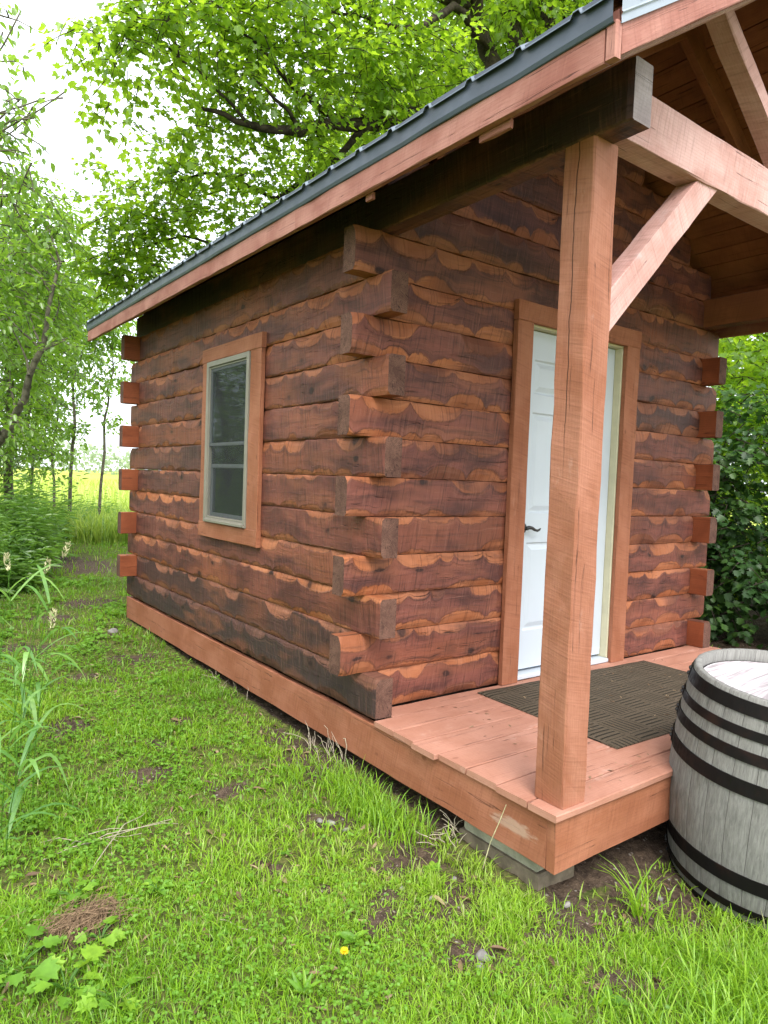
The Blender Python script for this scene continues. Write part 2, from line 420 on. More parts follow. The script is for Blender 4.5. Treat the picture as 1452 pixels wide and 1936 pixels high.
def m_mat():
    m = NT('ribbed_doormat', 0.95, 0.1)
    uv = m.uv()
    s = m.n('ShaderNodeSeparateXYZ', {0: uv})
    cell = 0.185
    cx = m.math('FLOOR', m.math('DIVIDE', s.outputs[0], cell)); cy = m.math('FLOOR', m.math('DIVIDE', s.outputs[1], cell))
    par = m.math('MODULO', m.math('ABSOLUTE', m.math('ADD', cx, cy)), 2.0)
    fx = m.math('FRACT', m.math('DIVIDE', s.outputs[0], cell)); fy = m.math('FRACT', m.math('DIVIDE', s.outputs[1], cell))

    def groove(f, n):
        q = m.math('ABSOLUTE', m.math('SUBTRACT', m.math('FRACT', m.math('MULTIPLY', f, n)), 0.5))
        return m.ramp(q, 0.30, 0.44)

    def inset(f):
        return m.ramp(m.math('ABSOLUTE', m.math('SUBTRACT', f, 0.5)), 0.44, 0.40)
    ga = m.math('MULTIPLY', groove(fx, 6.0), inset(fy)); gb = m.math('MULTIPLY', groove(fy, 6.0), inset(fx))
    gr = m.n('ShaderNodeMix', {0: par, 2: ga, 3: gb}).outputs[0]
    fib = m.noise(uv, 420, 3, 0.7)
    fl = m.noise(m.scale(uv, 60, 190), 1.0, 4, 0.7)
    c = m.mix(m.ramp(fib, 0.35, 0.7), (0.052, 0.039, 0.028), (0.170, 0.135, 0.095))
    c = m.mix(m.math('MULTIPLY', gr, 0.85), c, (0.014, 0.015, 0.012))
    c = m.mix(m.math('MULTIPLY', m.ramp(fl, 0.66, 0.74), 0.6), c, (0.32, 0.26, 0.17))
    m.col(c)
    m.bump(m.math('SUBTRACT', m.math('MULTIPLY', fib, 0.8), m.math('MULTIPLY', gr, 1.6)), 0.9, 0.006)
    return m.mat


MAT['mat'] = m_mat()


def m_ground():
    m = NT('soil_and_thatch', 0.95, 0.1)
    o = m.obj()
    d = m.attr('dirt'); fld = m.attr('field')
    n1 = m.noise(o, 3.0, 5, 0.6); n2 = m.noise(o, 28, 6, 0.7); n3 = m.noise(o, 110, 4, 0.6)
    soil = m.mix(m.ramp(n2, 0.3, 0.72), (0.040, 0.028, 0.021), (0.125, 0.088, 0.062))
    soil = m.mix(m.math('MULTIPLY', m.ramp(n3, 0.60, 0.70), 0.7), soil, (0.30, 0.23, 0.18))
    pv = m.voro(o, 38.0)
    pc = m.n('ShaderNodeSeparateColor', {0: m.voro(o, 38.0, out='Color')}).outputs[0]
    peb = m.math('MULTIPLY', m.ramp(pv, 0.30, 0.22), m.math('GREATER_THAN', pc, 0.74))
    soil = m.mix(m.math('MULTIPLY', peb, 0.8), soil, (0.30, 0.26, 0.23))
    that = m.mix(m.ramp(n2, 0.35, 0.65), (0.055, 0.075, 0.018), (0.15, 0.145, 0.05))
    c = m.mix(m.ramp(m.math('ADD', d, m.math('MULTIPLY', m.math('SUBTRACT', n2, 0.5), 0.5)), 0.25, 0.55), that, soil)
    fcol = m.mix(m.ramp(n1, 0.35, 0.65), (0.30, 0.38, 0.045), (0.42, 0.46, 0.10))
    c = m.mix(fld, c, fcol)
    m.col(c)
    m.bump(m.math('ADD', m.math('ADD', n2, m.math('MULTIPLY', n3, 0.5)), m.math('MULTIPLY', peb, 0.6)), 0.8, 0.02)
    return m.mat


MAT['ground'] = m_ground()
MAT['maple'] = m_leaf('maple_leaf', [(0.085, 0.175, 0.010), (0.15, 0.29, 0.014), (0.24, 0.40, 0.018)], 0.66, 0.45, 0.035, (0.62, 0.88, 0.04))
MAT['sapleaf'] = m_leaf('ash_leaf', [(0.085, 0.18, 0.03), (0.15, 0.28, 0.04), (0.24, 0.38, 0.05)], 0.62, 0.4, 0.05, (0.52, 0.82, 0.06))
MAT['shrubleaf'] = m_leaf('shrub_leaf', [(0.020, 0.055, 0.014), (0.036, 0.095, 0.022), (0.085, 0.18, 0.025)], 0.4, 0.5, 0.025, (0.14, 0.32, 0.04))
MAT['weedleaf'] = m_leaf('weed_leaf', [(0.06, 0.15, 0.035), (0.10, 0.22, 0.045), (0.19, 0.34, 0.05)], 0.5, 0.45, 0.05, (0.36, 0.62, 0.06))
MAT['grass'] = m_leaf('grass_blade', [(0.080, 0.20, 0.014), (0.185, 0.38, 0.020), (0.330, 0.55, 0.030), (0.40, 0.37, 0.16)], 0.45, 0.45, 0.025, (0.45, 0.66, 0.03))
MAT['clover'] = m_leaf('clover_leaf', [(0.072, 0.185, 0.018), (0.155, 0.335, 0.025), (0.30, 0.50, 0.036)], 0.4, 0.5, 0.025, (0.42, 0.62, 0.04))
MAT['fieldgrass'] = m_leaf('meadow_grass', [(0.14, 0.28, 0.03), (0.38, 0.52, 0.06), (0.62, 0.66, 0.22)], 0.45, 0.5, 0.04, (0.6, 0.72, 0.1))
MAT['reed'] = m_leaf('reed_blade', [(0.10, 0.25, 0.05), (0.18, 0.38, 0.07), (0.30, 0.50, 0.12)], 0.45, 0.4, 0.05, (0.34, 0.62, 0.1))
MAT['hazed_leaf'] = m_leaf('haze_tinted_foliage', [(0.30, 0.38, 0.26), (0.36, 0.44, 0.29), (0.42, 0.50, 0.33)], 0.4, 0.6, 0.02, (0.4, 0.5, 0.28))  # distance haze is put into these pale leaf colours


# ------------------------------------------------------------------ mesh helpers
class MB:
    """collects faces of one part; builds one mesh object"""
    def __init__(s):
        s.V = []; s.n = 0; s.F = []; s.MI = []; s.UV = []; s.A = {}; s.mats = []

    def mi(s, mat):
        if mat not in s.mats: s.mats.append(mat)
        return s.mats.index(mat)

    def add(s, V, faces, mats, uvs=None, attrs=None):
        V = np.asarray(V, float); base = s.n
        s.V.append(V); s.n += len(V)
        for i, f in enumerate(faces):
            s.F.append([base + q for q in f])
            s.MI.append(s.mi(mats[i] if isinstance(mats, list) else mats))
            s.UV.extend(uvs[i] if uvs is not None else [(V[q][0], V[q][1]) for q in f])
        for k in set(list(s.A) + list(attrs or {})):
            if k not in s.A: s.A[k] = [np.zeros(base)] if base else []
            s.A[k].append(np.asarray(attrs[k], float) if attrs and k in attrs else np.zeros(len(V)))

    def build(s, name, parent=None, smooth=False, **tags):
        V = np.concatenate(s.V)
        if parent is not None:
            V = V - world_loc(parent)
        me = bpy.data.meshes.new(name)
        me.from_pydata(V.tolist(), [], s.F)
        for mt in s.mats: me.materials.append(MAT[mt])
        me.polygons.foreach_set('material_index', np.array(s.MI, np.int32))
        uvl = me.uv_layers.new(name='UVMap')
        uvl.data.foreach_set('uv', np.array(s.UV, np.float32).ravel())
        for k, a in s.A.items():
            at_ = me.attributes.new(k, 'FLOAT', 'POINT')
            at_.data.foreach_set('value', np.concatenate(a).astype(np.float32))
        if smooth: me.polygons.foreach_set('use_smooth', np.ones(len(s.F), bool))
        me.update()
        return link(name, me, parent, **tags)


def world_loc(o):
    p = np.zeros(3)
    while o is not None:
        p = p + np.array(o.location); o = o.parent
    return p


def link(name, data, parent=None, loc=None, **tags):
    o = bpy.data.objects.new(name, data)
    COL.objects.link(o)
    if parent is not None: o.parent = parent
    if loc is not None: o.location = loc
    for k, v in tags.items(): o[k] = v
    return o


def thing(name, loc, label, category, group=None):
    o = link(name, None, None, loc, label=label, category=category)
    o.empty_display_size = 0.2
    if group: o['group'] = group
    return o


def bulk(name, V, polys, mats, attrs=None, parent=None, uv=None, midx=None, smooth=False, **tags):
    """numpy mesh: polys is a list of (m,k) index arrays"""
    me = bpy.data.meshes.new(name)
    if parent is not None: V = V - world_loc(parent)
    loops = np.concatenate([p.ravel() for p in polys]).astype(np.int32)
    cnt = np.concatenate([np.full(len(p), p.shape[1], np.int32) for p in polys])
    me.vertices.add(len(V)); me.vertices.foreach_set('co', V.astype(np.float32).ravel())
    me.loops.add(len(loops)); me.loops.foreach_set('vertex_index', loops)
    me.polygons.add(len(cnt))
    st = np.concatenate([[0], np.cumsum(cnt)[:-1]]).astype(np.int32)
    me.polygons.foreach_set('loop_start', st)
    try: me.polygons.foreach_set('loop_total', cnt)
    except Exception: pass
    for mt in mats: me.materials.append(MAT[mt])
    if midx is not None: me.polygons.foreach_set('material_index', midx.astype(np.int32))
    for k, a in (attrs or {}).items():
        at_ = me.attributes.new(k, 'FLOAT', 'POINT'); at_.data.foreach_set('value', a.astype(np.float32))
    if smooth: me.polygons.foreach_set('use_smooth', np.ones(len(cnt), bool))
    me.update(calc_edges=True)
    me.validate()
    return link(name, me, parent, **tags)


def unit(v):
    v = np.asarray(v, float)
    return v / (np.linalg.norm(v, axis=-1, keepdims=True) + 1e-12)


def board(mb, p0, p1, up, w, th, mat, cham=0.004, jit=0.0012, seg=0.18, endmat=None, shear=None):
    """a sawn board from p0 to p1 (centre line); w along `up`, th across; rough wobbling edges"""
    p0 = np.asarray(p0, float); p1 = np.asarray(p1, float)
    L = np.linalg.norm(p1 - p0); d = (p1 - p0) / L
    up = np.asarray(up, float); up = unit(up - d * (up @ d)); sd = np.cross(d, up)
    a, b, c = w / 2, th / 2, min(cham, th * .3, w * .3)
    prof = [(-a, -b + c), (-a, b - c), (-a + c, b), (a - c, b), (a, b - c), (a, -b + c), (a - c, -b), (-a + c, -b)]
    n = max(1, int(round(L / seg))); K = 8
    V = []; r = random.Random(hash((round(p0[0], 3), round(p0[1], 3), round(p0[2], 3), round(L, 3))) & 0xffff)
    for i in range(n + 1):
        s = L * i / n
        for (u, v) in prof:
            e = 0
            if shear and i in (0, n): e = shear[0 if i == 0 else 1] * u
            V.append(p0 + d * (s + e) + up * (u + r.gauss(0, jit)) + sd * (v + r.gauss(0, jit)))
    per = [0.0]
    for k in range(K):
        x0, x1 = prof[k], prof[(k + 1) % K]; per.append(per[-1] + math.hypot(x1[0] - x0[0], x1[1] - x0[1]))
    F = []; U = []; ms = []
    ou, ov = r.uniform(0, 50), r.uniform(0, 50)
    for i in range(n):
        for k in range(K):
            k2 = (k + 1) % K
            F.append((i * K + k, (i + 1) * K + k, (i + 1) * K + k2, i * K + k2))
            s0, s1 = L * i / n + ou, L * (i + 1) / n + ou
            U.append([(s0, per[k] + ov), (s1, per[k] + ov), (s1, per[k + 1] + ov), (s0, per[k + 1] + ov)]); ms.append(mat)
    for base, order in ((0, range(K)), (n * K, range(K - 1, -1, -1))):
        F.append([base + k for k in order]); U.append([(prof[k][0] + ou, prof[k][1] * 0.3 + ov) for k in order]); ms.append(endmat or mat)
    mb.add(V, F, ms, U)


def box(mb, lo, hi, mat, cham=0.003, axis=None):
    """axis aligned board between two corners, grain along its longest side"""
    lo = np.asarray(lo, float); hi = np.asarray(hi, float); s = hi - lo; c = (lo + hi) / 2
    ax = int(np.argmax(s)) if axis is None else axis
    o = [i for i in range(3) if i != ax]
    wi = o[0] if s[o[0]] >= s[o[1]] else o[1]; ti = o[1] if wi == o[0] else o[0]
    p0 = c.copy(); p1 = c.copy(); p0[ax] = lo[ax]; p1[ax] = hi[ax]
    up = np.zeros(3); up[wi] = 1
    board(mb, p0, p1, up, s[wi], s[ti], mat, cham, 0.0004, 0.5)


def tube(V, F, pts, rads, k=8, seed=0, rough=0.06):
    """append a tapered bent tube to V (list) and F (list of quads)"""
    r = np.random.default_rng(seed)
    pts = np.asarray(pts, float); n = len(pts)
    base = len(V)
    tg = np.gradient(pts, axis=0); tg = unit(tg)
    ref = np.array([0.3, 0.2, 1.0]) if abs(tg[0][2]) < 0.9 else np.array([1.0, 0.2, 0])
    for i in range(n):
        a = unit(np.cross(tg[i], ref)); b = np.cross(tg[i], a)
        for j in range(k):
            th = 2 * math.pi * j / k
            q = rads[i] * (1 + rough * r.normal())
            V.append(pts[i] + q * (math.cos(th) * a + math.sin(th) * b))
    for i in range(n - 1):
        for j in range(k):
            j2 = (j + 1) % k
            F.append((base + i * k + j, base + i * k + j2, base + (i + 1) * k + j2, base + (i + 1) * k + j))


def tubes_obj(name, tubes, mat, parent=None, k=8, smooth=True, **tags):
    V = []; F = []
    for i, (p, r_) in enumerate(tubes): tube(V, F, p, r_, k, i)
    V = np.array(V); F = np.array(F)
    return bulk(name, V, [F], [mat], None, parent, smooth=smooth, **tags)


def bend(p0, p1, n=6, wob=0.1, seed=0, sag=0.0):
    r = np.random.default_rng(seed)
    p0 = np.asarray(p0, float); p1 = np.asarray(p1, float)
    t = np.linspace(0, 1, n)[:, None]
    L = np.linalg.norm(p1 - p0)
    w = np.cumsum(r.normal(size=(n, 3)), axis=0) * wob * L / n
    w = w - t * w[-1]
    q = p0 + t * (p1 - p0) + w
    q[:, 2] -= sag * L * (4 * t[:, 0] * (1 - t[:, 0]))
    return q


# ------------------------------------------------------------------ leaves
LEAF = {}
# halves (x out, y along, z fold)
def _tmpl(half, fold):
    pts = [(0, 0, 0)] + [(x, y, fold * x) for x, y in half] + [(0, 1, 0)]
    n = len(pts)
    left = [(-x, y, z) for (x, y, z) in pts[1:-1]]
    V = np.array(pts + left)
    f1 = list(range(n))
    f2 = [0, n - 1] + list(range(n + len(left) - 1, n - 1, -1))
    return V, np.array([f1]), np.array([f2])


LEAF['maple'] = _tmpl([(.26, .02), (.33, .12), (.52, .26), (.40, .34), (.56, .64), (.36, .58), (.20, .62), (.16, .80)], 0.25)
LEAF['ovate'] = _tmpl([(.22, .15), (.31, .4), (.20, .75)], 0.35)
LEAF['lance'] = _tmpl([(.10, .2), (.13, .45), (.07, .8)], 0.4)
LEAF['round'] = _tmpl([(.30, .08), (.48, .35), (.44, .7), (.24, .95)], 0.2)
LEAF['lobed'] = _tmpl([(.30, .05), (.55, .22), (.36, .34), (.58, .55), (.34, .56), (.38, .82), (.15, .80)], 0.15)


def leaves(kind, P, D, N, S, rnd, curl=0.25):
    T, f1, f2 = LEAF[kind]
    D = unit(D); N = unit(N - D * np.sum(N * D, axis=1, keepdims=True)); X = np.cross(D, N)
    x, y, z = T[:, 0], T[:, 1], T[:, 2]
    z = z - curl * y ** 2
    V = P[:, None, :] + S[:, None, None] * (x[None, :, None] * X[:, None, :] + y[None, :, None] * D[:, None, :] + z[None, :, None] * N[:, None, :])
    n, t = V.shape[:2]
    off = (np.arange(n) * t)[:, None]
    return V.reshape(-1, 3), [off + f1, off + f2], np.repeat(rnd, t)


def merge(parts):
    V = []; polys = []; R = []; b = 0
    for v, ps, r in parts:
        V.append(v); polys += [p + b for p in ps]; R.append(r); b += len(v)
    return np.concatenate(V), polys, np.concatenate(R)


def spray_crown(kind, blobs, n_spray, per, size, rg, droop=0.3, spread=0.45, flat=0.55, shade_var=0.35, holes=0.0):
    """leafy sprays through a set of ellipsoids (centre, radii): returns leaf mesh data and twig lines"""
    vol = np.array([b[1][0] * b[1][1] * b[1][2] if np.ndim(b[1]) else b[1] ** 3 for b in blobs]) ** 0.8
    pick = rg.choice(len(blobs), n_spray, p=vol / vol.sum())
    ctr = np.array([b[0] for b in blobs])[pick]
    rad = np.array([b[1] if np.ndim(b[1]) else (b[1],) * 3 for b in blobs])[pick]
    q = unit(rg.normal(size=(n_spray, 3))) * (rg.random((n_spray, 1)) ** 0.45)
    org = ctr + q * rad
    if holes:
        h = np.sin(org[:, 0] * 4.1 + 1) * np.sin(org[:, 1] * 3.7 + 2) * np.sin(org[:, 2] * 4.3)
        org = org[h > -1 + holes * 1.2 - 0.2 * rg.random(len(org))] if holes > 0 else org
    m = len(org)
    out = unit((org - ctr[:m] if m == len(ctr) else rg.normal(size=(m, 3))) * np.array([1, 1, .4]) + 0.6 * rg.normal(size=(m, 3)) * np.array([1, 1, .35]))
    out[:, 2] -= droop * rg.random(m); out = unit(out)
    L = spread * rg.uniform(.6, 1.2, m)
    sn = unit(np.array([0, 0, 1.0]) + 0.35 * rg.normal(size=(m, 3)))
    side = unit(np.cross(out, sn))
    k = per
    t = (np.arange(k)[None, :] + rg.random((m, k))) / k
    sg = np.where(np.arange(k) % 2, 1.0, -1.0)[None, :]
    P = org[:, None, :] + out[:, None, :] * (t * L[:, None])[:, :, None]
    P[:, :, 2] -= (0.25 * t ** 2 * L[:, None])
    off = side[:, None, :] * (sg * rg.uniform(.02, .22, (m, k)) * L[:, None])[:, :, None]
    P = P + off + rg.normal(size=(m, k, 3)) * 0.03
    D = out[:, None, :] * 0.7 + side[:, None, :] * sg[:, :, None] * rg.uniform(.3, 1.2, (m, k))[:, :, None] + rg.normal(size=(m, k, 3)) * 0.35
    D[:, :, 2] -= droop * rg.uniform(0.2, 1.6, (m, k))
    N = np.array([0, 0, 1.0]) * flat * 2 + sn[:, None, :] * 0.6 + rg.normal(size=(m, k, 3)) * 0.5
    S = size * rg.uniform(.6, 1.25, (m, k))
    base = np.clip(rg.random((m, 1)) * (1 - shade_var) + rg.random((m, k)) * shade_var, 0, 1)
    lv = leaves(kind, P.reshape(-1, 3), D.reshape(-1, 3), N.reshape(-1, 3), S.ravel(), base.ravel())
    tw = [(np.array([org[i], org[i] + out[i] * L[i] * .5 - [0, 0, .06 * L[i]], org[i] + out[i] * L[i] - [0, 0, .25 * L[i]]]), [.006, .004, .002]) for i in range(m)]
    return lv, tw


# ================================================================== GROUND
def axis_coords(lo, hi, dense_lo, dense_hi, step, growth=1.22):
    c = list(np.arange(dense_lo, dense_hi, step)); s = step
    a = c[0]; left = []
    while a > lo: s *= growth; a -= s; left.append(a)
    s = step; a = c[-1]; right = []
    while a < hi: s *= growth; a += s; right.append(a)
    return np.array(left[::-1] + c + right)


gx = axis_coords(-700, 700, -2.6, 2.6, 0.035); gy = axis_coords(-200, 900, -2.4, 5.0, 0.035)
X, Y = np.meshgrid(gx, gy)
Z = ground_z(X, Y)
Z = Z + 0.012 * dirt(X, Y) * np.sin(X * 37) * np.sin(Y * 41)
nv = X.size
V = np.stack([X.ravel(), Y.ravel(), Z.ravel()], 1)
ii, jj = np.meshgrid(np.arange(len(gy) - 1), np.arange(len(gx) - 1), indexing='ij')
a = (ii * len(gx) + jj).ravel()
F = np.stack([a, a + 1, a + 1 + len(gx), a + len(gx)], 1)


def field_mask(x, y):
    d = np.hypot(x + 2, y + 2.8)
    return np.clip((d - 14) / 4, 0, 1)


bulk('ground', V, [F], ['ground'], {'dirt': dirt(X, Y).ravel(), 'field': field_mask(X, Y).ravel()}, smooth=True, kind='structure')

# ================================================================== CABIN
W, L_, P_, T_, PB = 3.1855, 3.8232, 0.1255, 0.1075, 0.1365
H = 0.2
PITCH = 0.66
RB = 2.62          # underside of the rafters at x = 0
RV = 0.15          # rafter depth measured upright
cabin = thing('log_cabin', (0, 0, -0.22), 'small red brown log cabin with scalloped stained logs, covered porch and dark metal roof', 'cabin')


def rafter_z(x): return RB + PITCH * (x if x <= W / 2 else W - x)


class Scallop:
    def __init__(s, r, a0, a1, amp, per):
        s.c = []; u = a0 - per
        while u < a1 + per:
            w = per * r.choice((r.uniform(.4, .8), r.uniform(.75, 1.3), r.uniform(1.0, 1.6)))
            s.c.append((u + w / 2, w / 2, amp * r.uniform(.35, 1.35) * min(1.15, (w / per) ** .5 + .1) if r.random() > .12 else 0.03)); u += w

    def __call__(s, u):
        for (c, w, a) in s.c:
            if abs(u - c) <= w:
                q = abs(u - c) / w
                return max(0.02, a * (max(0, 1 - q ** 3.2) ** .7))
        return 0.02


def log(mb, axis, out, face, a0, a1, z0, hh, tone, amp=(0.28, 0.24), per=0.24, slope=None, ends=('end', 'end'), inner='red', seed=0):
    """one squared log. axis 0/1 = along x/y; `out` = +-1 outward direction of its weather face on the other axis; face = that plane"""
    r = random.Random(seed * 7 + 3)
    n = max(2, int((a1 - a0) / 0.022))
    sct = Scallop(r, a0, a1, amp[0], per); scb = Scallop(r, a0, a1, amp[1], per)
    g = 0.0016
    ang = r.gauss(0, .0015); push = r.gauss(0, .0022)
    V = []; zc = []; ST = []; SB = []
    K = 13
    for i in range(n + 1):
        u = a0 + (a1 - a0) * i / n
        s1, s2 = sct(u), scb(u)
        endd = min(u - a0, a1 - u)
        rnd = 0.010 * max(0, 1 - endd / 0.03) ** 2
        c1 = 0.004 + 0.046 * s1 + r.gauss(0, .0006) + rnd; c2 = 0.004 + 0.040 * s2 + r.gauss(0, .0006) + rnd
        top = z0 + hh - g + r.gauss(0, .0005); b = z0 + g + r.gauss(0, .0005)
        z1 = hh * max(0.04, s1 * .9); z2 = hh * max(.04, s2 * .9)
        wv = r.gauss(0, .0008)
        pr = [(-c2, b, 0.0), (-c2 * .35 + wv, b + z2 * .5, z2 * .5 / hh), (wv * .5 - rnd * .6, b + z2, z2 / hh), (wv - rnd * .6, z0 + hh * .5, .5), (wv - rnd * .6, top - z1, 1 - z1 / hh), (-c1 * .35 + wv, top - z1 * .5, 1 - z1 * .5 / hh), (-c1, top, 1.0),
              (-T_ + .004, top, 1.0), (-T_, top - .004, .98), (-T_, b + .004, .02), (-T_ + .004, b, 0.0), (-T_ * .62, b + .0005, 0), (-T_ * .38, b + .0005, 0)]
        for (dd, z, q) in pr:
            uu = u
            if slope is not None and i in (0, n):
                uu = (max(u, (z - slope) / PITCH) if i == 0 else min(u, W - (z - slope) / PITCH))
            o = face + out * (dd + push + ang * (u - a0))
            V.append((uu, o, z) if axis == 0 else (o, uu, z)); zc.append(q); ST.append(s1); SB.append(s2)
    F = []; U = []; ms = []
    ou, ov = r.uniform(0, 90), r.uniform(0, 90)
    per_v = [0, .06, .12, .5, .88, .94, 1.0, 1.4, 1.42, 2.3, 2.32, 2.5, 2.7, 2.9]
    flip = (axis == 0) == (out < 0)
    for i in range(n):
        u0 = a0 + (a1 - a0) * i / n + ou; u1 = a0 + (a1 - a0) * (i + 1) / n + ou
        for k in range(K):
            k2 = (k + 1) % K
            f = [i * K + k, (i + 1) * K + k, (i + 1) * K + k2, i * K + k2]
            q0, q1 = per_v[k] * H + ov, per_v[k + 1] * H + ov
            uu = [(u0, q0), (u1, q0), (u1, q1), (u0, q1)]
            if not flip: f.reverse(); uu.reverse()
            F.append(f); U.append(uu); ms.append(inner if k == 8 else 'log')
    for e, (base, orr) in enumerate(((0, 1), (n * K, 0))):
        order = list(range(K))
        if bool(orr) == flip: order.reverse()
        F.append([base + k for k in order]); U.append([(V[base + k][1 - axis], V[base + k][2]) for k in order]); ms.append(ends[e])
    mb.add(V, F, ms, U, {'zc': zc, 'st': ST, 'sb': SB, 'tone': [tone] * len(V), 'vis': [r.choice((r.uniform(.6, .85), r.uniform(.85, 1.0), r.uniform(.95, 1.1)))] * len(V)})


ZT = [k * H for k in range(11)] + [2.2, 2.42]     # course lines
tones = {0: .85, 1: .65, 2: .1, 3: .0, 4: .05, 5: .1, 6: .2, 7: .0, 8: .3, 9: .05, 10: .1, 11: .3}
ftone = {0: .05, 1: .1, 2: .15, 3: .0, 4: .05, 5: .0, 6: .0, 7: .0, 8: .25, 9: .05, 10: .2, 11: .35}
DX0, DX1, DZ = 1.108, 2.075, 2.15       # door hole
WY0, WY1, WZ0, WZ1 = 1.29, 2.03, 0.8, 2.0   # window hole


def split(a0, a1, h0, h1): return [(a0, h0), (h1, a1)]


fw = MB()
for k in range(12):
    a0, a1 = (-P_, W + P_) if k % 2 else (T_ + .002, W - T_ - .002)
    z0, hh = ZT[k], ZT[k + 1] - ZT[k]
    segs = [(a0, a1)] if z0 >= DZ else split(a0, a1, DX0, DX1)
    for s_, (u0, u1) in enumerate(segs):
        log(fw, 0, -1, 0.0, u0, u1, z0, hh, ftone[k] + (.35 if s_ and k in (8, 9) else 0), (.30, .26), .25, seed=100 + k * 3 + s_)
gz = 2.42
kk = 12
while gz < 3.55:
    hh = 0.205
    x0 = (gz + .02 - RB) / PITCH; x0 = max(x0 + 0.02, T_ + .005 if kk == 12 else 0)
    log(fw, 0, -1, -.002, x0, W - x0, gz, hh, .45, (.30, .26), .25, slope=RB + .12 if kk > 12 else None, seed=300 + kk)
    gz += hh; kk += 1
fw.build('log_wall', cabin)

sw = MB()
for k in range(12):
    a0, a1 = (-P_, L_ + PB) if k % 2 == 0 else (T_ + .002, L_ - T_ - .002)
    z0, hh = ZT[k], ZT[k + 1] - ZT[k]
    segs = split(a0, a1, WY0, WY1) if WZ0 - .01 <= z0 < WZ1 - .01 else [(a0, a1)]
    for s_, (u0, u1) in enumerate(segs):
        log(sw, 1, -1, 0.0, u0, u1, z0, hh, tones[k] + (.25 if (s_ and k in (5, 6, 7)) else 0), (.27, .17), .245, seed=500 + k * 3 + s_)
sw.build('log_wall', cabin)
rw = MB(); bw = MB()
for k in range(12):
    z0, hh = ZT[k], ZT[k + 1] - ZT[k]
    a0, a1 = (-P_, L_ + PB) if k % 2 == 0 else (T_ + .002, L_ - T_ - .002)
    log(rw, 1, 1, W, a0, a1, z0, hh, .2, seed=700 + k)
    a0, a1 = (-PB, W + PB) if k % 2 else (T_ + .002, W - T_ - .002)
    log(bw, 0, 1, L_, a0, a1, z0, hh, .2, seed=800 + k)
gz, kk = 2.42, 12
while gz < 3.55:
    x0 = max((gz + .02 - RB) / PITCH + .02, T_ + .005 if kk == 12 else 0)
    log(bw, 0, 1, L_, x0, W - x0, gz, .205, .4, slope=RB + .12 if kk > 12 else None, seed=900 + kk)
    gz += .205; kk += 1
rw.build('log_wall', cabin); bw.build('log_wall', cabin)

# floor under the room
fl = MB(); box(fl, (T_ + .003, T_ + .003, -.06), (W - T_ - .003, L_ - T_ - .003, -.002), 'interior'); fl.build('floor_boards', cabin)

# ---- door
dy = 0.055
dr = MB()
dx0, dx1, dz0, dz1 = 1.135, 2.047, 0.045, 2.125
cols_ = [dx0, dx0 + .115, dx0 + .115 + .285, dx1 - .115 - .285, dx1 - .115, dx1]
rows_ = [dz0, .285, .835, 1.015, 1.635, 1.745, 1.955, dz1]
Vd = []; Fd = []
def quad(p): 
    b = len(Vd); Vd.extend(p); Fd.append([b, b + 1, b + 2, b + 3])
for i in range(5):
    for j in range(7):
        x0, x1, z0, z1 = cols_[i], cols_[i + 1], rows_[j], rows_[j + 1]
        if i in (1, 3) and j in (1, 3, 5):
            rings = [(0, 0), (.010, .009), (.020, .009), (.048, .001)]
            for (a_, da), (b_, db) in zip(rings[:-1], rings[1:]):
                A = [(x0 + a_, dy + da, z0 + a_), (x1 - a_, dy + da, z0 + a_), (x1 - a_, dy + da, z1 - a_), (x0 + a_, dy + da, z1 - a_)]
                B = [(x0 + b_, dy + db, z0 + b_), (x1 - b_, dy + db, z0 + b_), (x1 - b_, dy + db, z1 - b_), (x0 + b_, dy + db, z1 - b_)]
                for q in range(4): quad([A[q], A[(q + 1) % 4], B[(q + 1) % 4], B[q]])
            b_, db = rings[-1]
            quad([(x0 + b_, dy + db, z0 + b_), (x1 - b_, dy + db, z0 + b_), (x1 - b_, dy + db, z1 - b_), (x0 + b_, dy + db, z1 - b_)])
        else:
            quad([(x0, dy, z0), (x1, dy, z0), (x1, dy, z1), (x0, dy, z1)])
e = .044
for A, B in (((dx0, dz0), (dx0, dz1)), ((dx0, dz1), (dx1, dz1)), ((dx1, dz1), (dx1, dz0)), ((dx1, dz0), (dx0, dz0))):
    quad([(A[0], dy, A[1]), (B[0], dy, B[1]), (B[0], dy + e, B[1]), (A[0], dy + e, A[1])])
quad([(dx1, dy + e, dz0), (dx0, dy + e, dz0), (dx0, dy + e, dz1), (dx1, dy + e, dz1)])
dr.add(Vd, Fd, 'door')
door = dr.build('door', cabin, label='white six panel front door with a black lever')
hd = MB()
# rosette and curved lever
hx, hz = 1.205, .925
vs = []; fs = []
nr = 20
for (rr_, yy) in ((.033, dy - .0005), (.033, dy - .008), (.026, dy - .012), (.012, dy - .014), (.011, dy - .045)):
    for j in range(nr): vs.append((hx + rr_ * math.cos(2 * math.pi * j / nr), yy, hz + rr_ * math.sin(2 * math.pi * j / nr)))
for i in range(4):
    for j in range(nr): fs.append([i * nr + j, i * nr + (j + 1) % nr, (i + 1) * nr + (j + 1) % nr, (i + 1) * nr + j])
fs.append([4 * nr + j for j in range(nr)])
hd.add(vs, fs, 'black')
tv = []; tf = []
tube(tv, tf, [(hx - .012, dy - .044, hz + .002), (hx + .01, dy - .047, hz + .006), (hx + .035, dy - .048, hz + .004), (hx + .06, dy - .048, hz - .008), (hx + .085, dy - .047, hz - .014), (hx + .105, dy - .045, hz - .010), (hx + .118, dy - .043, hz - .001)], [.011, .012, .0105, .009, .008, .007, .004], 8, 0, 0)
hd.add(tv, tf, 'black')
hd.build('door_handle', door, smooth=True)
jb = MB()
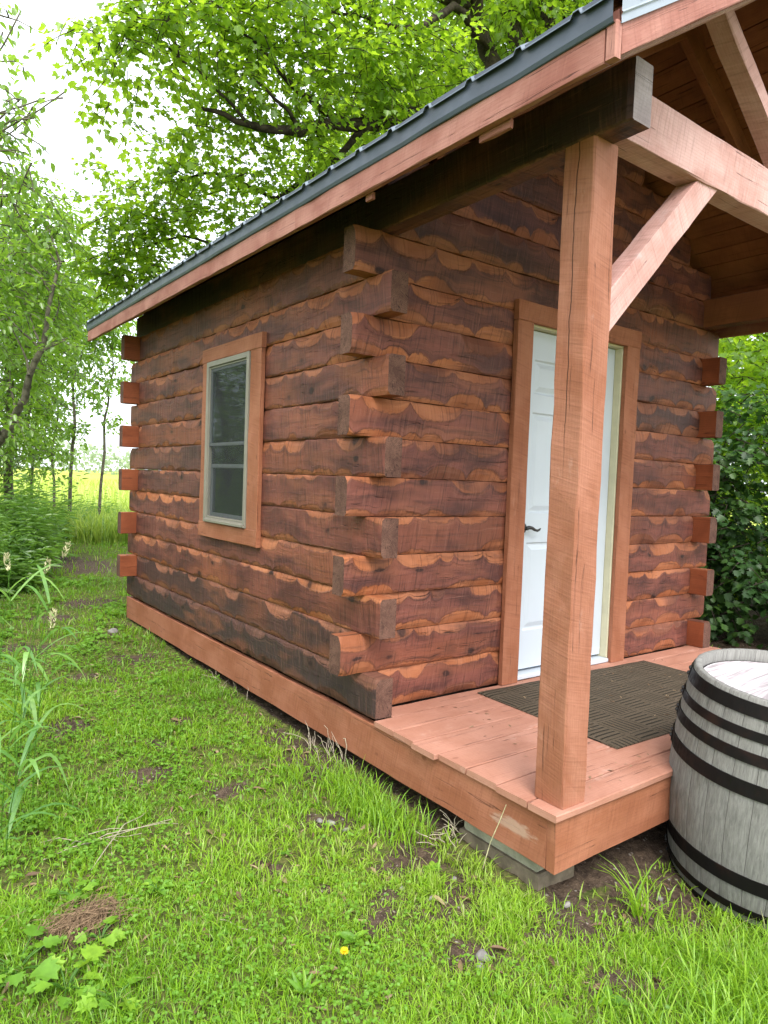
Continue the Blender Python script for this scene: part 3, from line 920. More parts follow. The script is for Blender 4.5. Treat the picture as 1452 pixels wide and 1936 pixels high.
box(jb, (2.05, .0005, .03), (2.074, .106, 2.129), 'jamb'); box(jb, (1.109, .0005, .03), (1.132, .106, 2.129), 'jamb'); box(jb, (1.109, .0005, 2.130), (2.074, .106, 2.149), 'jamb')
box(jb, (2.036, dy + e + .002, .03), (2.049, .104, 2.128), 'jamb')
jb.build('door_jamb', door)
th_ = MB(); box(th_, (1.110, -.012, .001), (2.073, .104, .028), 'door', .006); th_.build('threshold', door)
cs = MB()
for (x0, x1) in ((.993, 1.128), (2.056, 2.200)):
    board(cs, ((x0 + x1) / 2, -.0185, .002), ((x0 + x1) / 2, -.0185, 2.139), (1, 0, 0), x1 - x0, .035, 'lumber', .004, .0012)
board(cs, (.990, -.0195, 2.199), (2.204, -.0195, 2.199), (0, 0, 1), .116, .038, 'lumber', .004, .0012)
cs.build('door_casing', door)

# ---- window
wroot = MB()
oy0, oy1, oz0, oz1 = 1.318, 2.012, .838, 1.984
def ringframe(mb, y0, y1, z0, z1, w, x0, x1, mat, wb=None):
    wb = wb or w
    box(mb, (x0, y0, z0), (x1, y0 + w, z1), mat, .002); box(mb, (x0, y1 - w, z0), (x1, y1, z1), mat, .002)
    box(mb, (x0, y0 + w + .0005, z1 - w), (x1, y1 - w - .0005, z1), mat, .002); box(mb, (x0, y0 + w + .0005, z0), (x1, y1 - w - .0005, z0 + wb), mat, .002)
ringframe(wroot, oy0, oy1, oz0, oz1, .036, -.042, .06, 'frame', .03)
ringframe(wroot, oy0 + .0365, oy1 - .0365, oz0 + .031, oz1 - .037, .013, -.031, .04, 'frame')
box(wroot, (-.054, oy0 + .01, oz0 + .001), (-.0425, oy1 - .05, oz0 + .022), 'frame')
window = wroot.build('window', cabin, label='narrow double hung window with taupe frame')
sa = MB()
y0, y1 = oy0 + .050, oy1 - .050
ringframe(sa, y0, y1, 1.385, oz1 - .051, .020, -.026, .012, 'sash')
box(sa, (-.0285, y0 + .001, 1.384), (-.0265, y1 - .001, 1.403), 'sash')
sa.build('upper_sash', window)
sb_ = MB()
ringframe(sb_, y0 + .002, y1 - .002, oz0 + .0445, 1.255, .026, -.012, .012, 'sash')
sb_.build('lower_sash', window)
pn = MB(); box(pn, (-.0185, y0 + .021, 1.4055), (-.0145, y1 - .021, oz1 - .072), 'glass', .0003); pn.build('pane', window)
pn = MB(); box(pn, (-.004, y0 + .029, oz0 + .071), (.000, y1 - .029, 1.228), 'glass', .0003); pn.build('pane', window)
pn = MB(); box(pn, (-.010, y0 + .003, 1.2555), (-.008, y1 - .003, 1.3845), 'glass', .0003); pn.build('pane', window)
pn = MB(); box(pn, (-.0300, y0 - .0005, oz0 + .0445), (-.0293, y1 + .0005, oz1 - .0505), 'screen', .0001); pn.build('insect_screen', window)
wc = MB()
cy0, cy1, cz0, cz1 = 1.160, 2.108, .728, 2.086
board(wc, (-.017, (cy0 + oy0) / 2 - .001, cz0 + .108), (-.017, (cy0 + oy0) / 2 - .001, cz1 - .100), (0, 1, 0), oy0 - cy0 - .004, .032, 'lumber', .004, .0012)
board(wc, (-.017, (cy1 + oy1) / 2 + .001, cz0 + .108), (-.017, (cy1 + oy1) / 2 + .001, cz1 - .100), (0, 1, 0), cy1 - oy1 - .004, .032, 'lumber', .004, .0012)
board(wc, (-.018, cy0 - .004, cz1 - .049), (-.018, cy1 + .004, cz1 - .049), (0, 0, 1), .100, .034, 'lumber', .004, .0012)
board(wc, (-.018, cy0 - .003, cz0 + .053), (-.018, cy1 + .003, cz0 + .053), (0, 0, 1), .108, .034, 'lumber', .004, .0012)
wc.build('window_casing', window)
ct = MB()
vs = []; fs = []
for j in range(15):
    yy = 1.60 + .016 * j
    xx = .11 + .012 * math.sin(j * 1.4)
    vs += [(xx, yy, .80), (xx, yy, 1.20)]
for j in range(14): fs.append([2 * j, 2 * j + 2, 2 * j + 3, 2 * j + 1])
ct.add(vs, fs, 'curtain'); ct.build('curtain', window)

# ---- porch deck
dk = MB()
edges = [-.001, -.13, -.291, -.444, -.608, -.786, -.963, -1.13, -1.272]
rr = random.Random(5)
for i in range(len(edges) - 1):
    y1_, y0_ = edges[i], edges[i + 1]
    xl = .0 + rr.uniform(-.026, -.004) - (.004 if i == 7 else 0)
    x_ = xl if i else T_ + .003
    board(dk, (x_, (y0_ + y1_) / 2, -.0132 + rr.uniform(-.0015, .0)), (W + .03, (y0_ + y1_) / 2, -.0132), (0, 1, 0), y1_ - y0_ - .007, .026, 'deck', .003, .0009)
deck = dk.build('porch_deck', cabin)
sk = MB()
board(sk, (.022, -1.212, -.128), (.022, .95, -.126), (0, 0, 1), .202, .038, 'skirt', .003, .0015)
board(sk, (.022, .953, -.126), (.020, L_ + PB - .01, -.126), (0, 0, 1), .202, .038, 'skirt', .003, .0015)
sk.build('skirt_board', deck)
sk = MB()
board(sk, (.003, -1.234, -.128), (W + .02, -1.234, -.128), (0, 0, 1), .203, .040, 'lumber', .003, .0015)
sk.build('skirt_board', deck)
sk = MB()
board(sk, (W - .02, -1.21, -.128), (W - .02, L_ + PB - .01, -.126), (0, 0, 1), .2, .038, 'lumber', .003, .0015)
board(sk, (.042, L_ + PB - .03, -.128), (W - .042, L_ + PB - .03, -.126), (0, 0, 1), .2, .038, 'lumber', .003, .0015)
sk.build('skirt_board', deck)
jo = MB()
for xj in np.arange(.4, 3.0, .4): board(jo, (xj, -1.21, -.125), (xj, L_ + PB - .05, -.125), (0, 0, 1), .18, .038, 'darkwood', .003, .001)
jo.build('floor_joists', deck)

# ---- posts, braces
for px in (.0375, W - .0375 - .135):
    pm = MB()
    board(pm, (px + .0675, -1.180, .001), (px + .0675, -1.180, 2.425), (0, 1, 0), .135, .135, 'post', .006, .0016, .12)
    po = pm.build('porch_post', cabin)
    bm_ = MB()
    if px < 1:
        pa = np.array([.13, -1.193, 1.79]); pb_ = np.array([.83, -1.193, 2.50]); sh = [1, 1]
    else:
        pa = np.array([W - .13, -1.193, 1.79]); pb_ = np.array([W - .83, -1.193, 2.50]); sh = [1, 1]
    board(bm_, pa, pb_, (0, 0, 1), .112, .10, 'weathered' if px < 1 else 'lumber', .004, .0012, .15)
    bm_.build('brace', po)
# ---- plate beams and tie beam
for s_ in (0, 1):
    pl = MB()
    xf = 0.0 if s_ == 0 else W
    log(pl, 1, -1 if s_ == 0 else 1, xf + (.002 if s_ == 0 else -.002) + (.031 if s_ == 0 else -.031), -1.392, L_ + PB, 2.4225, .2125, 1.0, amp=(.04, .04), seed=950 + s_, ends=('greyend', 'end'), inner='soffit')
    pl.build('plate_beam', cabin)
tb = MB()
board(tb, (.145, -1.2005, 2.567), (W - .145, -1.2005, 2.567), (0, 0, 1), .208, .104, 'weathered', .005, .0016, .15)
tie = tb.build('tie_beam', cabin)
for sgn in (1, -1):
    st_ = MB()
    xa, za = W / 2 - sgn * .03, 2.72
    xb_ = W / 2 - sgn * .72; zb_ = rafter_z(xb_) + .02
    board(st_, (xa, -1.20, za), (xb_, -1.20, zb_), (0, 1, 0), .09, .075, 'weathered', .004, .0014, .15)
    st_.build('web_strut', tie)

# ---- roof
YF, YB, EX = -1.544, 4.354, .30
rf = MB()
ch = math.sqrt(1 + PITCH ** 2)
for side in (0, 1):
    s_ = -EX; j = 0
    while s_ < W / 2 - .01:
        w_ = .135 / ch * 1.0
        e1 = min(s_ + w_, W / 2)
        zm = RB + RV + PITCH * (s_ + e1) / 2 + .0105
        xm = (s_ + e1) / 2
        pu = (1 / ch, 0, PITCH / ch) if side == 0 else (-1 / ch, 0, PITCH / ch)
        xx = xm if side == 0 else W - xm
        cuts = [YF + .03, YF + .03 + rr.uniform(1.5, 2.6), YB - .03]
        for q in range(2):
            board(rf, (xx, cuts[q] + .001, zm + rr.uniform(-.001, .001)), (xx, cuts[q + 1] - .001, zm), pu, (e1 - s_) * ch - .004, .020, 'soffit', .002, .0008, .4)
        s_ = e1; j += 1
roof = rf.build('roof', cabin, label='gable roof boarded inside and covered with dark ribbed metal')
for yr in (-1.20, -.6, .12, .72, 1.32, 1.92, 2.52, 3.12, 3.70):
    for side in (0, 1):
        ra = MB()
        f_ = (lambda x: x) if side == 0 else (lambda x: W - x)
        wd = .10 if yr == -1.20 else .05
        zo = RV / 2
        x0_, x1_ = -.255, W / 2 - .012
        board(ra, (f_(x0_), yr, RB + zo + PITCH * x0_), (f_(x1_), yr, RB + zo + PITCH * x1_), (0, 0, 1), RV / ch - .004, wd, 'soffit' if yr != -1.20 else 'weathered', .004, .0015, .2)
        ra.build('rafter', roof)
# lookout blocks under the overhang at the front, their ends just showing below the fascia
for yl, ln in ((-1.13, .15), (-.33, .05)):
    lk = MB()
    board(lk, (-.262, yl, 2.410), (-.262, yl + ln, 2.411), (0, 0, 1), .030, .015, 'fascia', .002, .001, .1)
    lk.build('eave_block', roof)
for side in (0, 1):
    fs_ = MB(); dp = MB(); sg = -1 if side == 0 else 1
    xo = -EX if side == 0 else W + EX
    xc = xo - sg * .014
    joints = [YF + .0215, 0.29, 2.62, YB]
    for q in range(3):
        board(fs_, (xc, joints[q] + .001, 2.4705), (xc, joints[q + 1] - .001, 2.4705 + rr.uniform(-.002, .002)), (0, 0, 1), .100, .028, 'fascia', .003, .0014, .16)
    fs_.build('fascia', roof)
    # drip edge: folded metal strip leaning in under the sheet, with a turned out lip
    prof = [(xo - sg * .006, 2.5195), (xo + sg * .004, 2.5150), (xo + sg * .007, 2.5175), (xo + sg * .012, 2.530), (xo + sg * .014, 2.607), (xo - sg * .010, 2.6135)]
    vs = []; fsx = []
    n = 30
    for i in range(n + 1):
        yy = YF - .012 + (YB + .02 - YF) * i / n
        w1 = rr.gauss(0, .0012)
        for (a_, b_) in prof: vs.append((a_ + sg * w1, yy, b_ + w1 * .5))
    k6 = len(prof)
    for i in range(n):
        for j in range(k6 - 1):
            q = [i * k6 + j, (i + 1) * k6 + j, (i + 1) * k6 + j + 1, i * k6 + j + 1]
            fsx.append(q if sg < 0 else q[::-1])
    dp.add(vs, fsx, 'metal'); dp.build('drip_edge', roof)
    # ribbed sheet
    ms_ = MB(); ys = []
    yy = YF - .005
    while yy < YB:
        for (dy_, hz_) in ((0, 0), (.095, 0), (.105, .017), (.125, .017), (.135, 0)):
            ys.append((min(yy + dy_, YB), hz_))
        yy += .2286
    ys.append((YB, 0))
    vs = []; fsx = []
    for (x_, lift) in ((-.328, 0), (W / 2, 0)):
        z_ = RB + RV + .0255 + PITCH * x_
        for (y_, h_) in ys:
            vs.append((x_ if side == 0 else W - x_, y_, z_ + h_ + .004))
    m_n = len(ys)
    for i in range(m_n): vs.append((vs[i][0], vs[i][1], vs[i][2] - .004))
    for i in range(m_n - 1):
        q = [i, i + 1, m_n + i + 1, m_n + i]; fsx.append(q[::-1] if side == 0 else q)
        q = [i, i + 1, 2 * m_n + i + 1, 2 * m_n + i]; fsx.append(q if side == 0 else q[::-1])
    ms_.add(vs, fsx, 'roofmetal'); ms_.build('metal_sheet', roof)
    # rake boards (front and back) with a metal trim
    for yk, sgn_ in ((YF, -1), (YB, 1)):
        rk = MB()
        f_ = (lambda x: x) if side == 0 else (lambda x: W - x)
        x0_, x1_ = -.272, W / 2 - .002
        zc_ = RB - .005 + .068
        board(rk, (f_(x0_), yk, zc_ + PITCH * x0_), (f_(x1_), yk, zc_ + PITCH * x1_), (0, 0, 1), .136 / ch, .034, 'fascia', .003, .0014, .16, shear=(PITCH * .9, 0))
        if yk == YF: box(rk, (f_(-.300) if side == 0 else f_(-.300) - .027, yk - .018, 2.420), (f_(-.300) + .027 if side == 0 else f_(-.300), yk + .018, 2.524), 'fascia')
        rk.build('rake_board', roof)
        ff = MB()
        x0_ = -.2
        board(ff, (f_(x0_), yk - sgn_ * .045, zc_ + .003 + PITCH * x0_), (f_(x1_), yk - sgn_ * .045, zc_ + .003 + PITCH * x1_), (0, 0, 1), .110, .052, 'weathered', .003, .0014, .16)
        ff.build('fly_rafter', roof)
        tm = MB(); vs = []; fsx = []
        pts = [(yk + sgn_ * .0185, .092), (yk + sgn_ * .023, .088), (yk + sgn_ * .021, .112), (yk + sgn_ * .027, .118), (yk + sgn_ * .022, .124), (yk + sgn_ * .022, .208), (yk - sgn_ * .06, .212)]
        for x_ in (-.285, W / 2):
            for (y_, h_) in pts: vs.append((f_(x_), y_, RB - .005 + h_ + PITCH * x_))
        npt = len(pts)
        for i in range(npt - 1):
            q = [i, i + 1, npt + i + 1, npt + i]; fsx.append(q)
        tm.add(vs, fsx, 'trimmetal')
        if yk == YF:
            for x_ in (-.20, .35, .9, 1.4):
                vs = []; zz = RB - .005 + .145 + PITCH * x_
                for j in range(8): vs.append((f_(x_) + .0085 * math.cos(j * math.pi / 4), yk - .0225, zz + .0085 * math.sin(j * math.pi / 4)))
                for j in range(8): vs.append((f_(x_) + .006 * math.cos(j * math.pi / 4), yk - .029, zz + .006 * math.sin(j * math.pi / 4)))
                tm.add(vs, [[j, (j + 1) % 8, 8 + (j + 1) % 8, 8 + j] for j in range(8)] + [[8 + j for j in range(8)]], 'black')
        tm.build('rake_trim', roof)
rc = MB()
vs = []
for y_ in (YF - .03, YB + .03):
    zr = RB + RV + .0345 + PITCH * W / 2
    for (dx_, dz_) in ((-.15, -.15 * PITCH + .02), (0, .03), (.15, -.15 * PITCH + .02)): vs.append((W / 2 + dx_, y_, zr + dz_))
rc.add(vs, [[0, 1, 4, 3], [1, 2, 5, 4]], 'roofmetal'); rc.build('ridge_cap', roof)

# ================================================================== things on and by the porch
def blockstone(name, lo, hi, mat, label, cat, group=None, rot=0):
    mb = MB(); lo = np.array(lo); hi = np.array(hi)
    board(mb, (lo[0], (lo[1] + hi[1]) / 2, (lo[2] + hi[2]) / 2), (hi[0], (lo[1] + hi[1]) / 2, (lo[2] + hi[2]) / 2), (0, 1, 0), hi[1] - lo[1], hi[2] - lo[2], mat, .008, .002, .08)
    o = mb.build(name, None, label=label, category=cat)
    if group: o['group'] = group
    return o


blockstone('concrete_block', (.055, -1.14, -.296), (.27, -.73, -.232), 'concrete', 'pale upper concrete block directly under the front corner of the porch skirt', 'concrete block', 'blocks stacked under the porch corner')
blockstone('concrete_block', (.045, -1.15, -.46), (.26, -.71, -.2985), 'concrete_dirty', 'soil stained lower concrete block, half sunk beneath the pale block', 'concrete block', 'blocks stacked under the porch corner')

# doormat
mt = MB()
A = np.array([.765, -.065]); Bv = np.array([.735, -1.0]); ex = unit(np.array([1.0, -.035])); ey = unit(Bv - A)
nx, ny = 44, 26; Lx, Ly = 1.55, .935
vs = []; fs = []; uu = []
for i in range(nx + 1):
    for j in range(ny + 1):
        p = A + ex * Lx * i / nx + ey * Ly * j / ny
        ed = min(i / nx * Lx, Lx - i / nx * Lx, j / ny * Ly, Ly - j / ny * Ly)
        z = .0075 + .0025 * math.sin(i * .7) * math.sin(j * .9 + 1) * .5 + (0.002 if ed > .03 else -.0015)
        vs.append((p[0] + rr.gauss(0, .0008), p[1] + rr.gauss(0, .0008), z))
for i in range(nx):
    for j in range(ny):
        q = [i * (ny + 1) + j, i * (ny + 1) + j + 1, (i + 1) * (ny + 1) + j + 1, (i + 1) * (ny + 1) + j]
        fs.append(q); uu.append([(vs[k][0] * 1.0, vs[k][1]) for k in q])
b = len(vs)
per = [(i, 0) for i in range(nx)] + [(nx, j) for j in range(ny)] + [(i, ny) for i in range(nx, 0, -1)] + [(0, j) for j in range(ny, 0, -1)]
for (i, j) in per:
    v = vs[i * (ny + 1) + j]; vs.append((v[0], v[1], .0005))
for q in range(len(per)):
    q2 = (q + 1) % len(per); i, j = per[q]; i2, j2 = per[q2]
    f = [i * (ny + 1) + j, i2 * (ny + 1) + j2, b + q2, b + q]
    fs.append(f); uu.append([(vs[k][0], vs[k][1]) for k in f])
mt.add(vs, fs, 'mat', uu)
mt.build('doormat', None, label='dark brown ribbed doormat lying on the porch boards before the white door', category='doormat')

# barrel
bb = np.array([1.0643, -1.5178, -.477]); Hb, r0, R0 = .9171, .3664, .4201
ax = unit(np.array([-.0399, -.0875, 1.0])); e1 = unit(np.cross([0, 1, 0], ax)); e2 = np.cross(ax, e1)
barrel = thing('oak_barrel', tuple(bb), 'weathered grey oak wine barrel with black hoops standing in the grass beside the porch', 'barrel')


def brad(s): return R0 - (R0 - r0) * abs(2 * s - 1) ** 2


def bpt(s, th, dr_=0.0, dz=0.0): return bb + (s * Hb + dz) * ax + (brad(s) + dr_) * (math.cos(th) * e1 + math.sin(th) * e2)


NS = 30
sub = 4
stv = MB(); vs = []; fs = []; uu = []; rn_ = []
ss = np.linspace(0, 1, 33)
r_st = random.Random(11)
for k in range(NS):
    base = len(vs); tone_ = r_st.random()
    for j in range(sub + 1):
        th = 2 * math.pi * (k + j / sub) / NS
        for s in ss:
            gapd = -.0025 if j in (0, sub) else 0.0006 * r_st.gauss(0, 1)
            vs.append(bpt(s, th, gapd)); rn_.append(tone_)
        # inner chime
        vs.append(bpt(1.0, th, -.006, .004)); rn_.append(tone_)
        vs.append(bpt(1.0, th, -.026, .002)); rn_.append(tone_)
        vs.append(bpt(0.948, th, -.034)); rn_.append(tone_)
    K = len(ss) + 3
    for j in range(sub):
        for i in range(K - 1):
            f = [base + j * K + i, base + (j + 1) * K + i, base + (j + 1) * K + i + 1, base + j * K + i + 1]
            fs.append(f); uu.append([(k + j / sub + k * 0, i * .03 + k * 1.7), (k + (j + 1) / sub, i * .03 + k * 1.7), (k + (j + 1) / sub, (i + 1) * .03 + k * 1.7), (k + j / sub, (i + 1) * .03 + k * 1.7)])
stv.add(vs, fs, 'oak', uu, {'rnd': rn_})
stv.build('staves', barrel, smooth=True)
hdm = MB(); vs = []; fs = []
NH = 64
for rq, zo in ((0, 0), (.12, 0), (.24, 0), (r0 - .03, 0)):
    for j in range(NH):
        th = 2 * math.pi * j / NH; vs.append(bb + 0.948 * Hb * ax + rq * (math.cos(th) * e1 + math.sin(th) * e2))
for i in range(3):
    for j in range(NH):
        fs.append([i * NH + j, i * NH + (j + 1) % NH, (i + 1) * NH + (j + 1) % NH, (i + 1) * NH + j])
fs = [f[::-1] for f in fs]
hdm.add(vs, fs, 'head'); hdm.build('barrel_head', barrel, label='bleached pinkish white barrel head')
for (s0, s1) in ((.928, .984), (.838, .876), (.742, .788), (.606, .668), (.332, .394) if False else (.198, .262), (.081, .114), (.012, .05)):
    hp = MB(); vs = []; fs = []
    n = 96
    for j in range(n):
        th = 2 * math.pi * j / n
        for (s, d_) in ((s0, .0), (s0, .0045), (s1, .0045), (s1, 0)): vs.append(bpt(s, th, d_ + .0005 * math.sin(th * 5 + s0 * 30)))
    for j in range(n):
        for i in range(4):
            fs.append([j * 4 + i, ((j + 1) % n) * 4 + i, ((j + 1) % n) * 4 + (i + 1) % 4, j * 4 + (i + 1) % 4])
    hp.add(vs, fs, 'hoop'); hoop = hp.build('hoop', barrel, smooth=False)
    rv = MB()
    view = C0 - bb
    th0 = math.atan2(view @ e2, view @ e1)
    sgn = -1 if CR @ (math.cos(th0 - 1.4) * e1 + math.sin(th0 - 1.4) * e2) < 0 else 1
    for q in range(2):
        th = th0 + sgn * 1.43 + .012 * q
        sm = s0 + (s1 - s0) * (.25 + .5 * q); c_ = bpt(sm, th, .005); nn = unit(c_ - bb - sm * Hb * ax); t1 = np.cross(ax, nn)
        vs = []
        for (rq, hq) in ((.010, 0), (.009, .006), (.004, .0095)):
            for j in range(8): vs.append(c_ + nn * hq + rq * (math.cos(j * math.pi / 4) * t1 + math.sin(j * math.pi / 4) * ax))
        rv.add(vs, [[i * 8 + j, i * 8 + (j + 1) % 8, (i + 1) * 8 + (j + 1) % 8, (i + 1) * 8 + j] for i in range(2) for j in range(8)] + [[16 + j for j in range(8)]], 'black')
    # overlap plate of the hoop
    vs = []
    for j in range(7):
        th = th0 + sgn * (1.36 + .025 * j)
        for (s, d_) in ((s0, .0045), (s0, .007), (s1, .007), (s1, .0045)): vs.append(bpt(s, th, d_))
    rv.add(vs, [[j * 4 + i, (j + 1) * 4 + i, (j + 1) * 4 + i + 1, j * 4 + i + 1] for j in range(6) for i in range(3)] + [[0, 1, 2, 3], [27, 26, 25, 24]], 'hoop')
    rv.build('rivets', hoop)

# ================================================================== VEGETATION
exec_veg = True
# ---------------- big maple behind the cabin
mg = np.random.default_rng(21)
base = np.array([6.7, 5.2, -.3])
maple = thing('maple_tree', tuple(base), 'large maple rising behind the cabin roof, its leafy boughs overhanging the top of the picture', 'tree')
tubes_ = []
fork = base + np.array([-.1, 0, 2.2])
tubes_.append((bend(base - [0, 0, .15], fork, 6, .04, 1), [.36, .30, .27, .25, .24, .23]))
limbs = []
def limb(p0, pts, r0_, r1_, seed):
    p = np.array([p0] + list(pts)); q = []
    for i in range(len(p) - 1):
        s_ = bend(p[i], p[i + 1], 5, .14, seed * 11 + i)
        q.append(s_ if i == len(p) - 2 else s_[:-1])
    q = np.concatenate(q); rr_ = np.linspace(r0_, r1_, len(q)); tubes_.append((q, rr_)); limbs.append((q, rr_)); return q
limb(fork, [at(935, 120, 10.2), at(885, 10, 10.0), at(820, -160, 9.8)], .17, .06, 1)
limb(fork, [at(985, 90, 10.6), at(955, 0, 10.8), at(920, -200, 11)], .16, .06, 2)
limb(fork, [at(1040, 60, 10.8), at(1020, -30, 11), at(1010, -250, 11.2)], .17, .07, 3)
limb(fork, [at(1075, 40, 11.3), at(1058, -40, 11.5), at(1100, -250, 11.8)], .14, .06, 4)
h1 = limb(fork, [at(800, 225, 9.6), at(690, 240, 9.0), at(570, 244, 8.5), at(470, 238, 8.2), at(380, 205, 8.0)], .13, .018, 5)
limb(at(672, 238, 8.95), [at(600, 200, 8.6), at(540, 150, 8.3), at(510, 115, 8.1), at(450, 55, 7.9)], .05, .012, 6)
limb(at(930, 110, 10.2), [at(860, 10, 9.4), at(790, 55, 9.0), at(720, 45, 8.7), at(620, 20, 8.4)], .07, .014, 7)
limb(at(885, 10, 10.0), [at(700, -60, 9.0), at(480, -90, 8.2), at(330, -60, 7.7)], .08, .012, 8)
limb(at(690, 240, 9.0), [at(620, 320, 9.2), at(520, 380, 9.3), at(420, 330, 9.2), at(310, 345, 9.0)], .05, .010, 9)
limb(at(470, 238, 8.2), [at(400, 160, 7.9), at(340, 110, 7.7), at(270, 55, 7.5)], .022, .007, 10)
limb(at(520, 380, 9.3), [at(430, 470, 9.4), at(350, 450, 9.5), at(260, 470, 9.4)], .03, .008, 11)
limb(at(570, 244, 8.5), [at(540, 200, 8.3), at(480, 150, 8.2), at(455, 85, 8.0)], .03, .008, 12)
limb(at(340, 110, 7.7), [at(320, 40, 7.5), at(300, -40, 7.4)], .02, .008, 13)
bl = []
for (px, py, d, r_) in [(520, 40, 8.2, .75), (620, 90, 8.4, .7), (420, 60, 7.8, .65), (330, 50, 7.6, .55), (240, 80, 7.4, .38), (210, 130, 7.3, .28), (300, 140, 7.6, .36), (260, 30, 7.4, .35), (180, 40, 7.3, .26),
                        (720, 70, 8.8, .75), (810, 100, 9.0, .55), (900, 60, 12.2, .7), (700, 160, 8.8, .6), (600, 180, 8.5, .55), (500, 170, 8.2, .5), (420, 190, 8.1, .42), (380, 250, 8.3, .36),
                        (560, 280, 8.8, .5), (640, 290, 9.0, .5), (480, 300, 8.9, .5), (400, 330, 9.1, .5), (330, 320, 9.1, .42), (270, 400, 9.2, .5), (340, 420, 9.4, .55), (430, 400, 9.3, .5),
                        (220, 440, 9.3, .4), (230, 400, 9.2, .36), (300, 360, 9.2, .42), (195, 520, 9.7, .34), (270, 545, 9.8, .4), (330, 520, 9.6, .36), (150, 90, 7.3, .2), (115, 55, 7.3, .16), (170, 200, 7.5, .2), (230, 250, 7.9, .22), (330, 270, 8.6, .34), (260, 500, 9.6, .55), (320, 480, 9.5, .4), (530, 360, 9.3, .45), (740, 200, 9.2, .5), (800, 160, 9.4, .5), (850, 160, 11.4, .5), (950, 40, 12.2, .7), (1020, 60, 12.6, .7), (760, 120, 10.2, .7), (560, 420, 9.6, .4), (620, 350, 9.4, .45), (480, 440, 9.5, .4), (390, 490, 9.6, .4), (700, 260, 9.6, .5), (210, 490, 9.5, .33),
                        (240, 560, 9.8, .36), (660, -40, 8.6, .9), (450, -60, 8.0, .8), (830, -70, 9.4, .6), (1050, -60, 11, 1.0), (300, -60, 7.6, .5), (250, 200, 7.8, .30), (215, 330, 8.9, .22)]:
    bl.append((at(px, py, d), (r_, r_, r_ * .72)))
for (x_, y_, z_, r_) in [(5.5, 4.5, 8.5, 1.6), (7.5, 6.5, 8, 1.8), (8.5, 4.5, 7, 1.6), (6, 7.5, 7.5, 1.8), (8, 3, 6.5, 1.4), (7, 5, 10, 1.8), (4.5, 7.5, 6.0, 1.2)]:
    bl.append((np.array([x_, y_, z_]), (r_, r_, r_ * .7)))
lv, tw = spray_crown('maple', bl, 5300, 11, .086, mg, .35, .46, .55, .4)
V, polys, R_ = merge([lv])
tubes_obj('trunk', tubes_ + tw, 'bark', maple, 7)
bulk('crown', V, polys, ['maple'], {'rnd': R_}, maple)

# ---------------- slender trees on the left, at the edge of the meadow
def tree(name, base, trunk_pts, r0_, blobs, n, per, size, label, seed, leaf='ovate', mat='sapleaf', bark='bark_grey', group=None, cat='tree', twigs=True, extra=(), droop=.35, spread=.4):
    rg = np.random.default_rng(seed)
    t = thing(name, tuple(base), label, cat, group)
    tb_ = []
    p = np.array([base - np.array([0, 0, .1])] + list(trunk_pts)); q = []
    for i in range(len(p) - 1):
        s_ = bend(p[i], p[i + 1], 5, .10, seed * 7 + i); q.append(s_ if i == len(p) - 2 else s_[:-1])
    q = np.concatenate(q)
    tb_.append((q, np.linspace(r0_, r0_ * .25, len(q))))
    for k, b_ in enumerate(blobs):
        i = min(len(q) - 1, int(np.argmin(np.linalg.norm(q - (np.array(b_[0]) - [0, 0, .4]), axis=1))))
        rb = max(.006, r0_ * (.55 - .35 * i / len(q)) * .7) * (.45 if r0_ == .079 else 1)
        tb_.append((bend(q[i], b_[0], 6, .16, seed * 13 + k), np.linspace(rb, .005, 6)))
    for (pp, ra_, rb_) in extra: 
        tb_.append((pp, np.linspace(ra_, rb_, len(pp))))
    lv, tw_ = spray_crown(leaf, blobs, n, per, size, rg, droop, spread)
    tubes_obj('trunk', tb_ + (tw_ if twigs else []), bark, t, 6)
    V, polys, R_ = merge([lv])
    bulk('crown', V, polys, [mat], {'rnd': R_}, t)
    return t


def gpt(px, depth):
    p = at(px, 968, depth); p[2] = float(ground_z(p[0], p[1])); return p


G1 = 'slender trees along the meadow edge'
def blob(l): return [(at(px, py, d), (r_, r_, r_ * .75)) for (px, py, d, r_) in l]
tree('slender_tree', gpt(188, 15), [at(195, 800, 15), at(207, 740, 15), at(212, 600, 15)], 0.036,
     blob([(205, 640, 15, .7), (170, 600, 15, .7), (230, 720, 15, .5), (185, 720, 15, .45), (220, 590, 15, .6), (215, 790, 15, .35), (180, 660, 15, .6)]), 230, 11, .10, 'thin curving tree nearest the cabin wall at the meadow edge', 31, group=G1)
tree('slender_tree', gpt(141, 14.5), [at(138, 800, 14.5), at(140, 700, 14.5), at(145, 540, 14.5)], 0.042,
     blob([(140, 560, 14.5, .8), (100, 600, 14.5, .7), (160, 660, 14.5, .55), (110, 690, 14.5, .5), (150, 740, 14.5, .4), (120, 520, 14.5, .8), (150, 810, 14.5, .35), (95, 800, 14.5, .5), (70, 740, 14.5, .6)]), 330, 11, .10, 'straight slim tree with bare lower trunk between two thinner neighbours', 32, group=G1)
tree('slender_tree', gpt(104, 15.5), [at(106, 800, 15.5), at(108, 700, 15.5), at(100, 560, 15.5)], 0.032,
     blob([(90, 620, 15.5, .7), (120, 640, 15.5, .6), (70, 680, 15.5, .6), (85, 740, 15.5, .5), (120, 770, 15.5, .35), (50, 820, 15.5, .6), (100, 850, 15.5, .4), (30, 760, 15.5, .7)]), 320, 11, .10, 'thinnest pole like tree left of the straight slim tree', 33, group=G1)
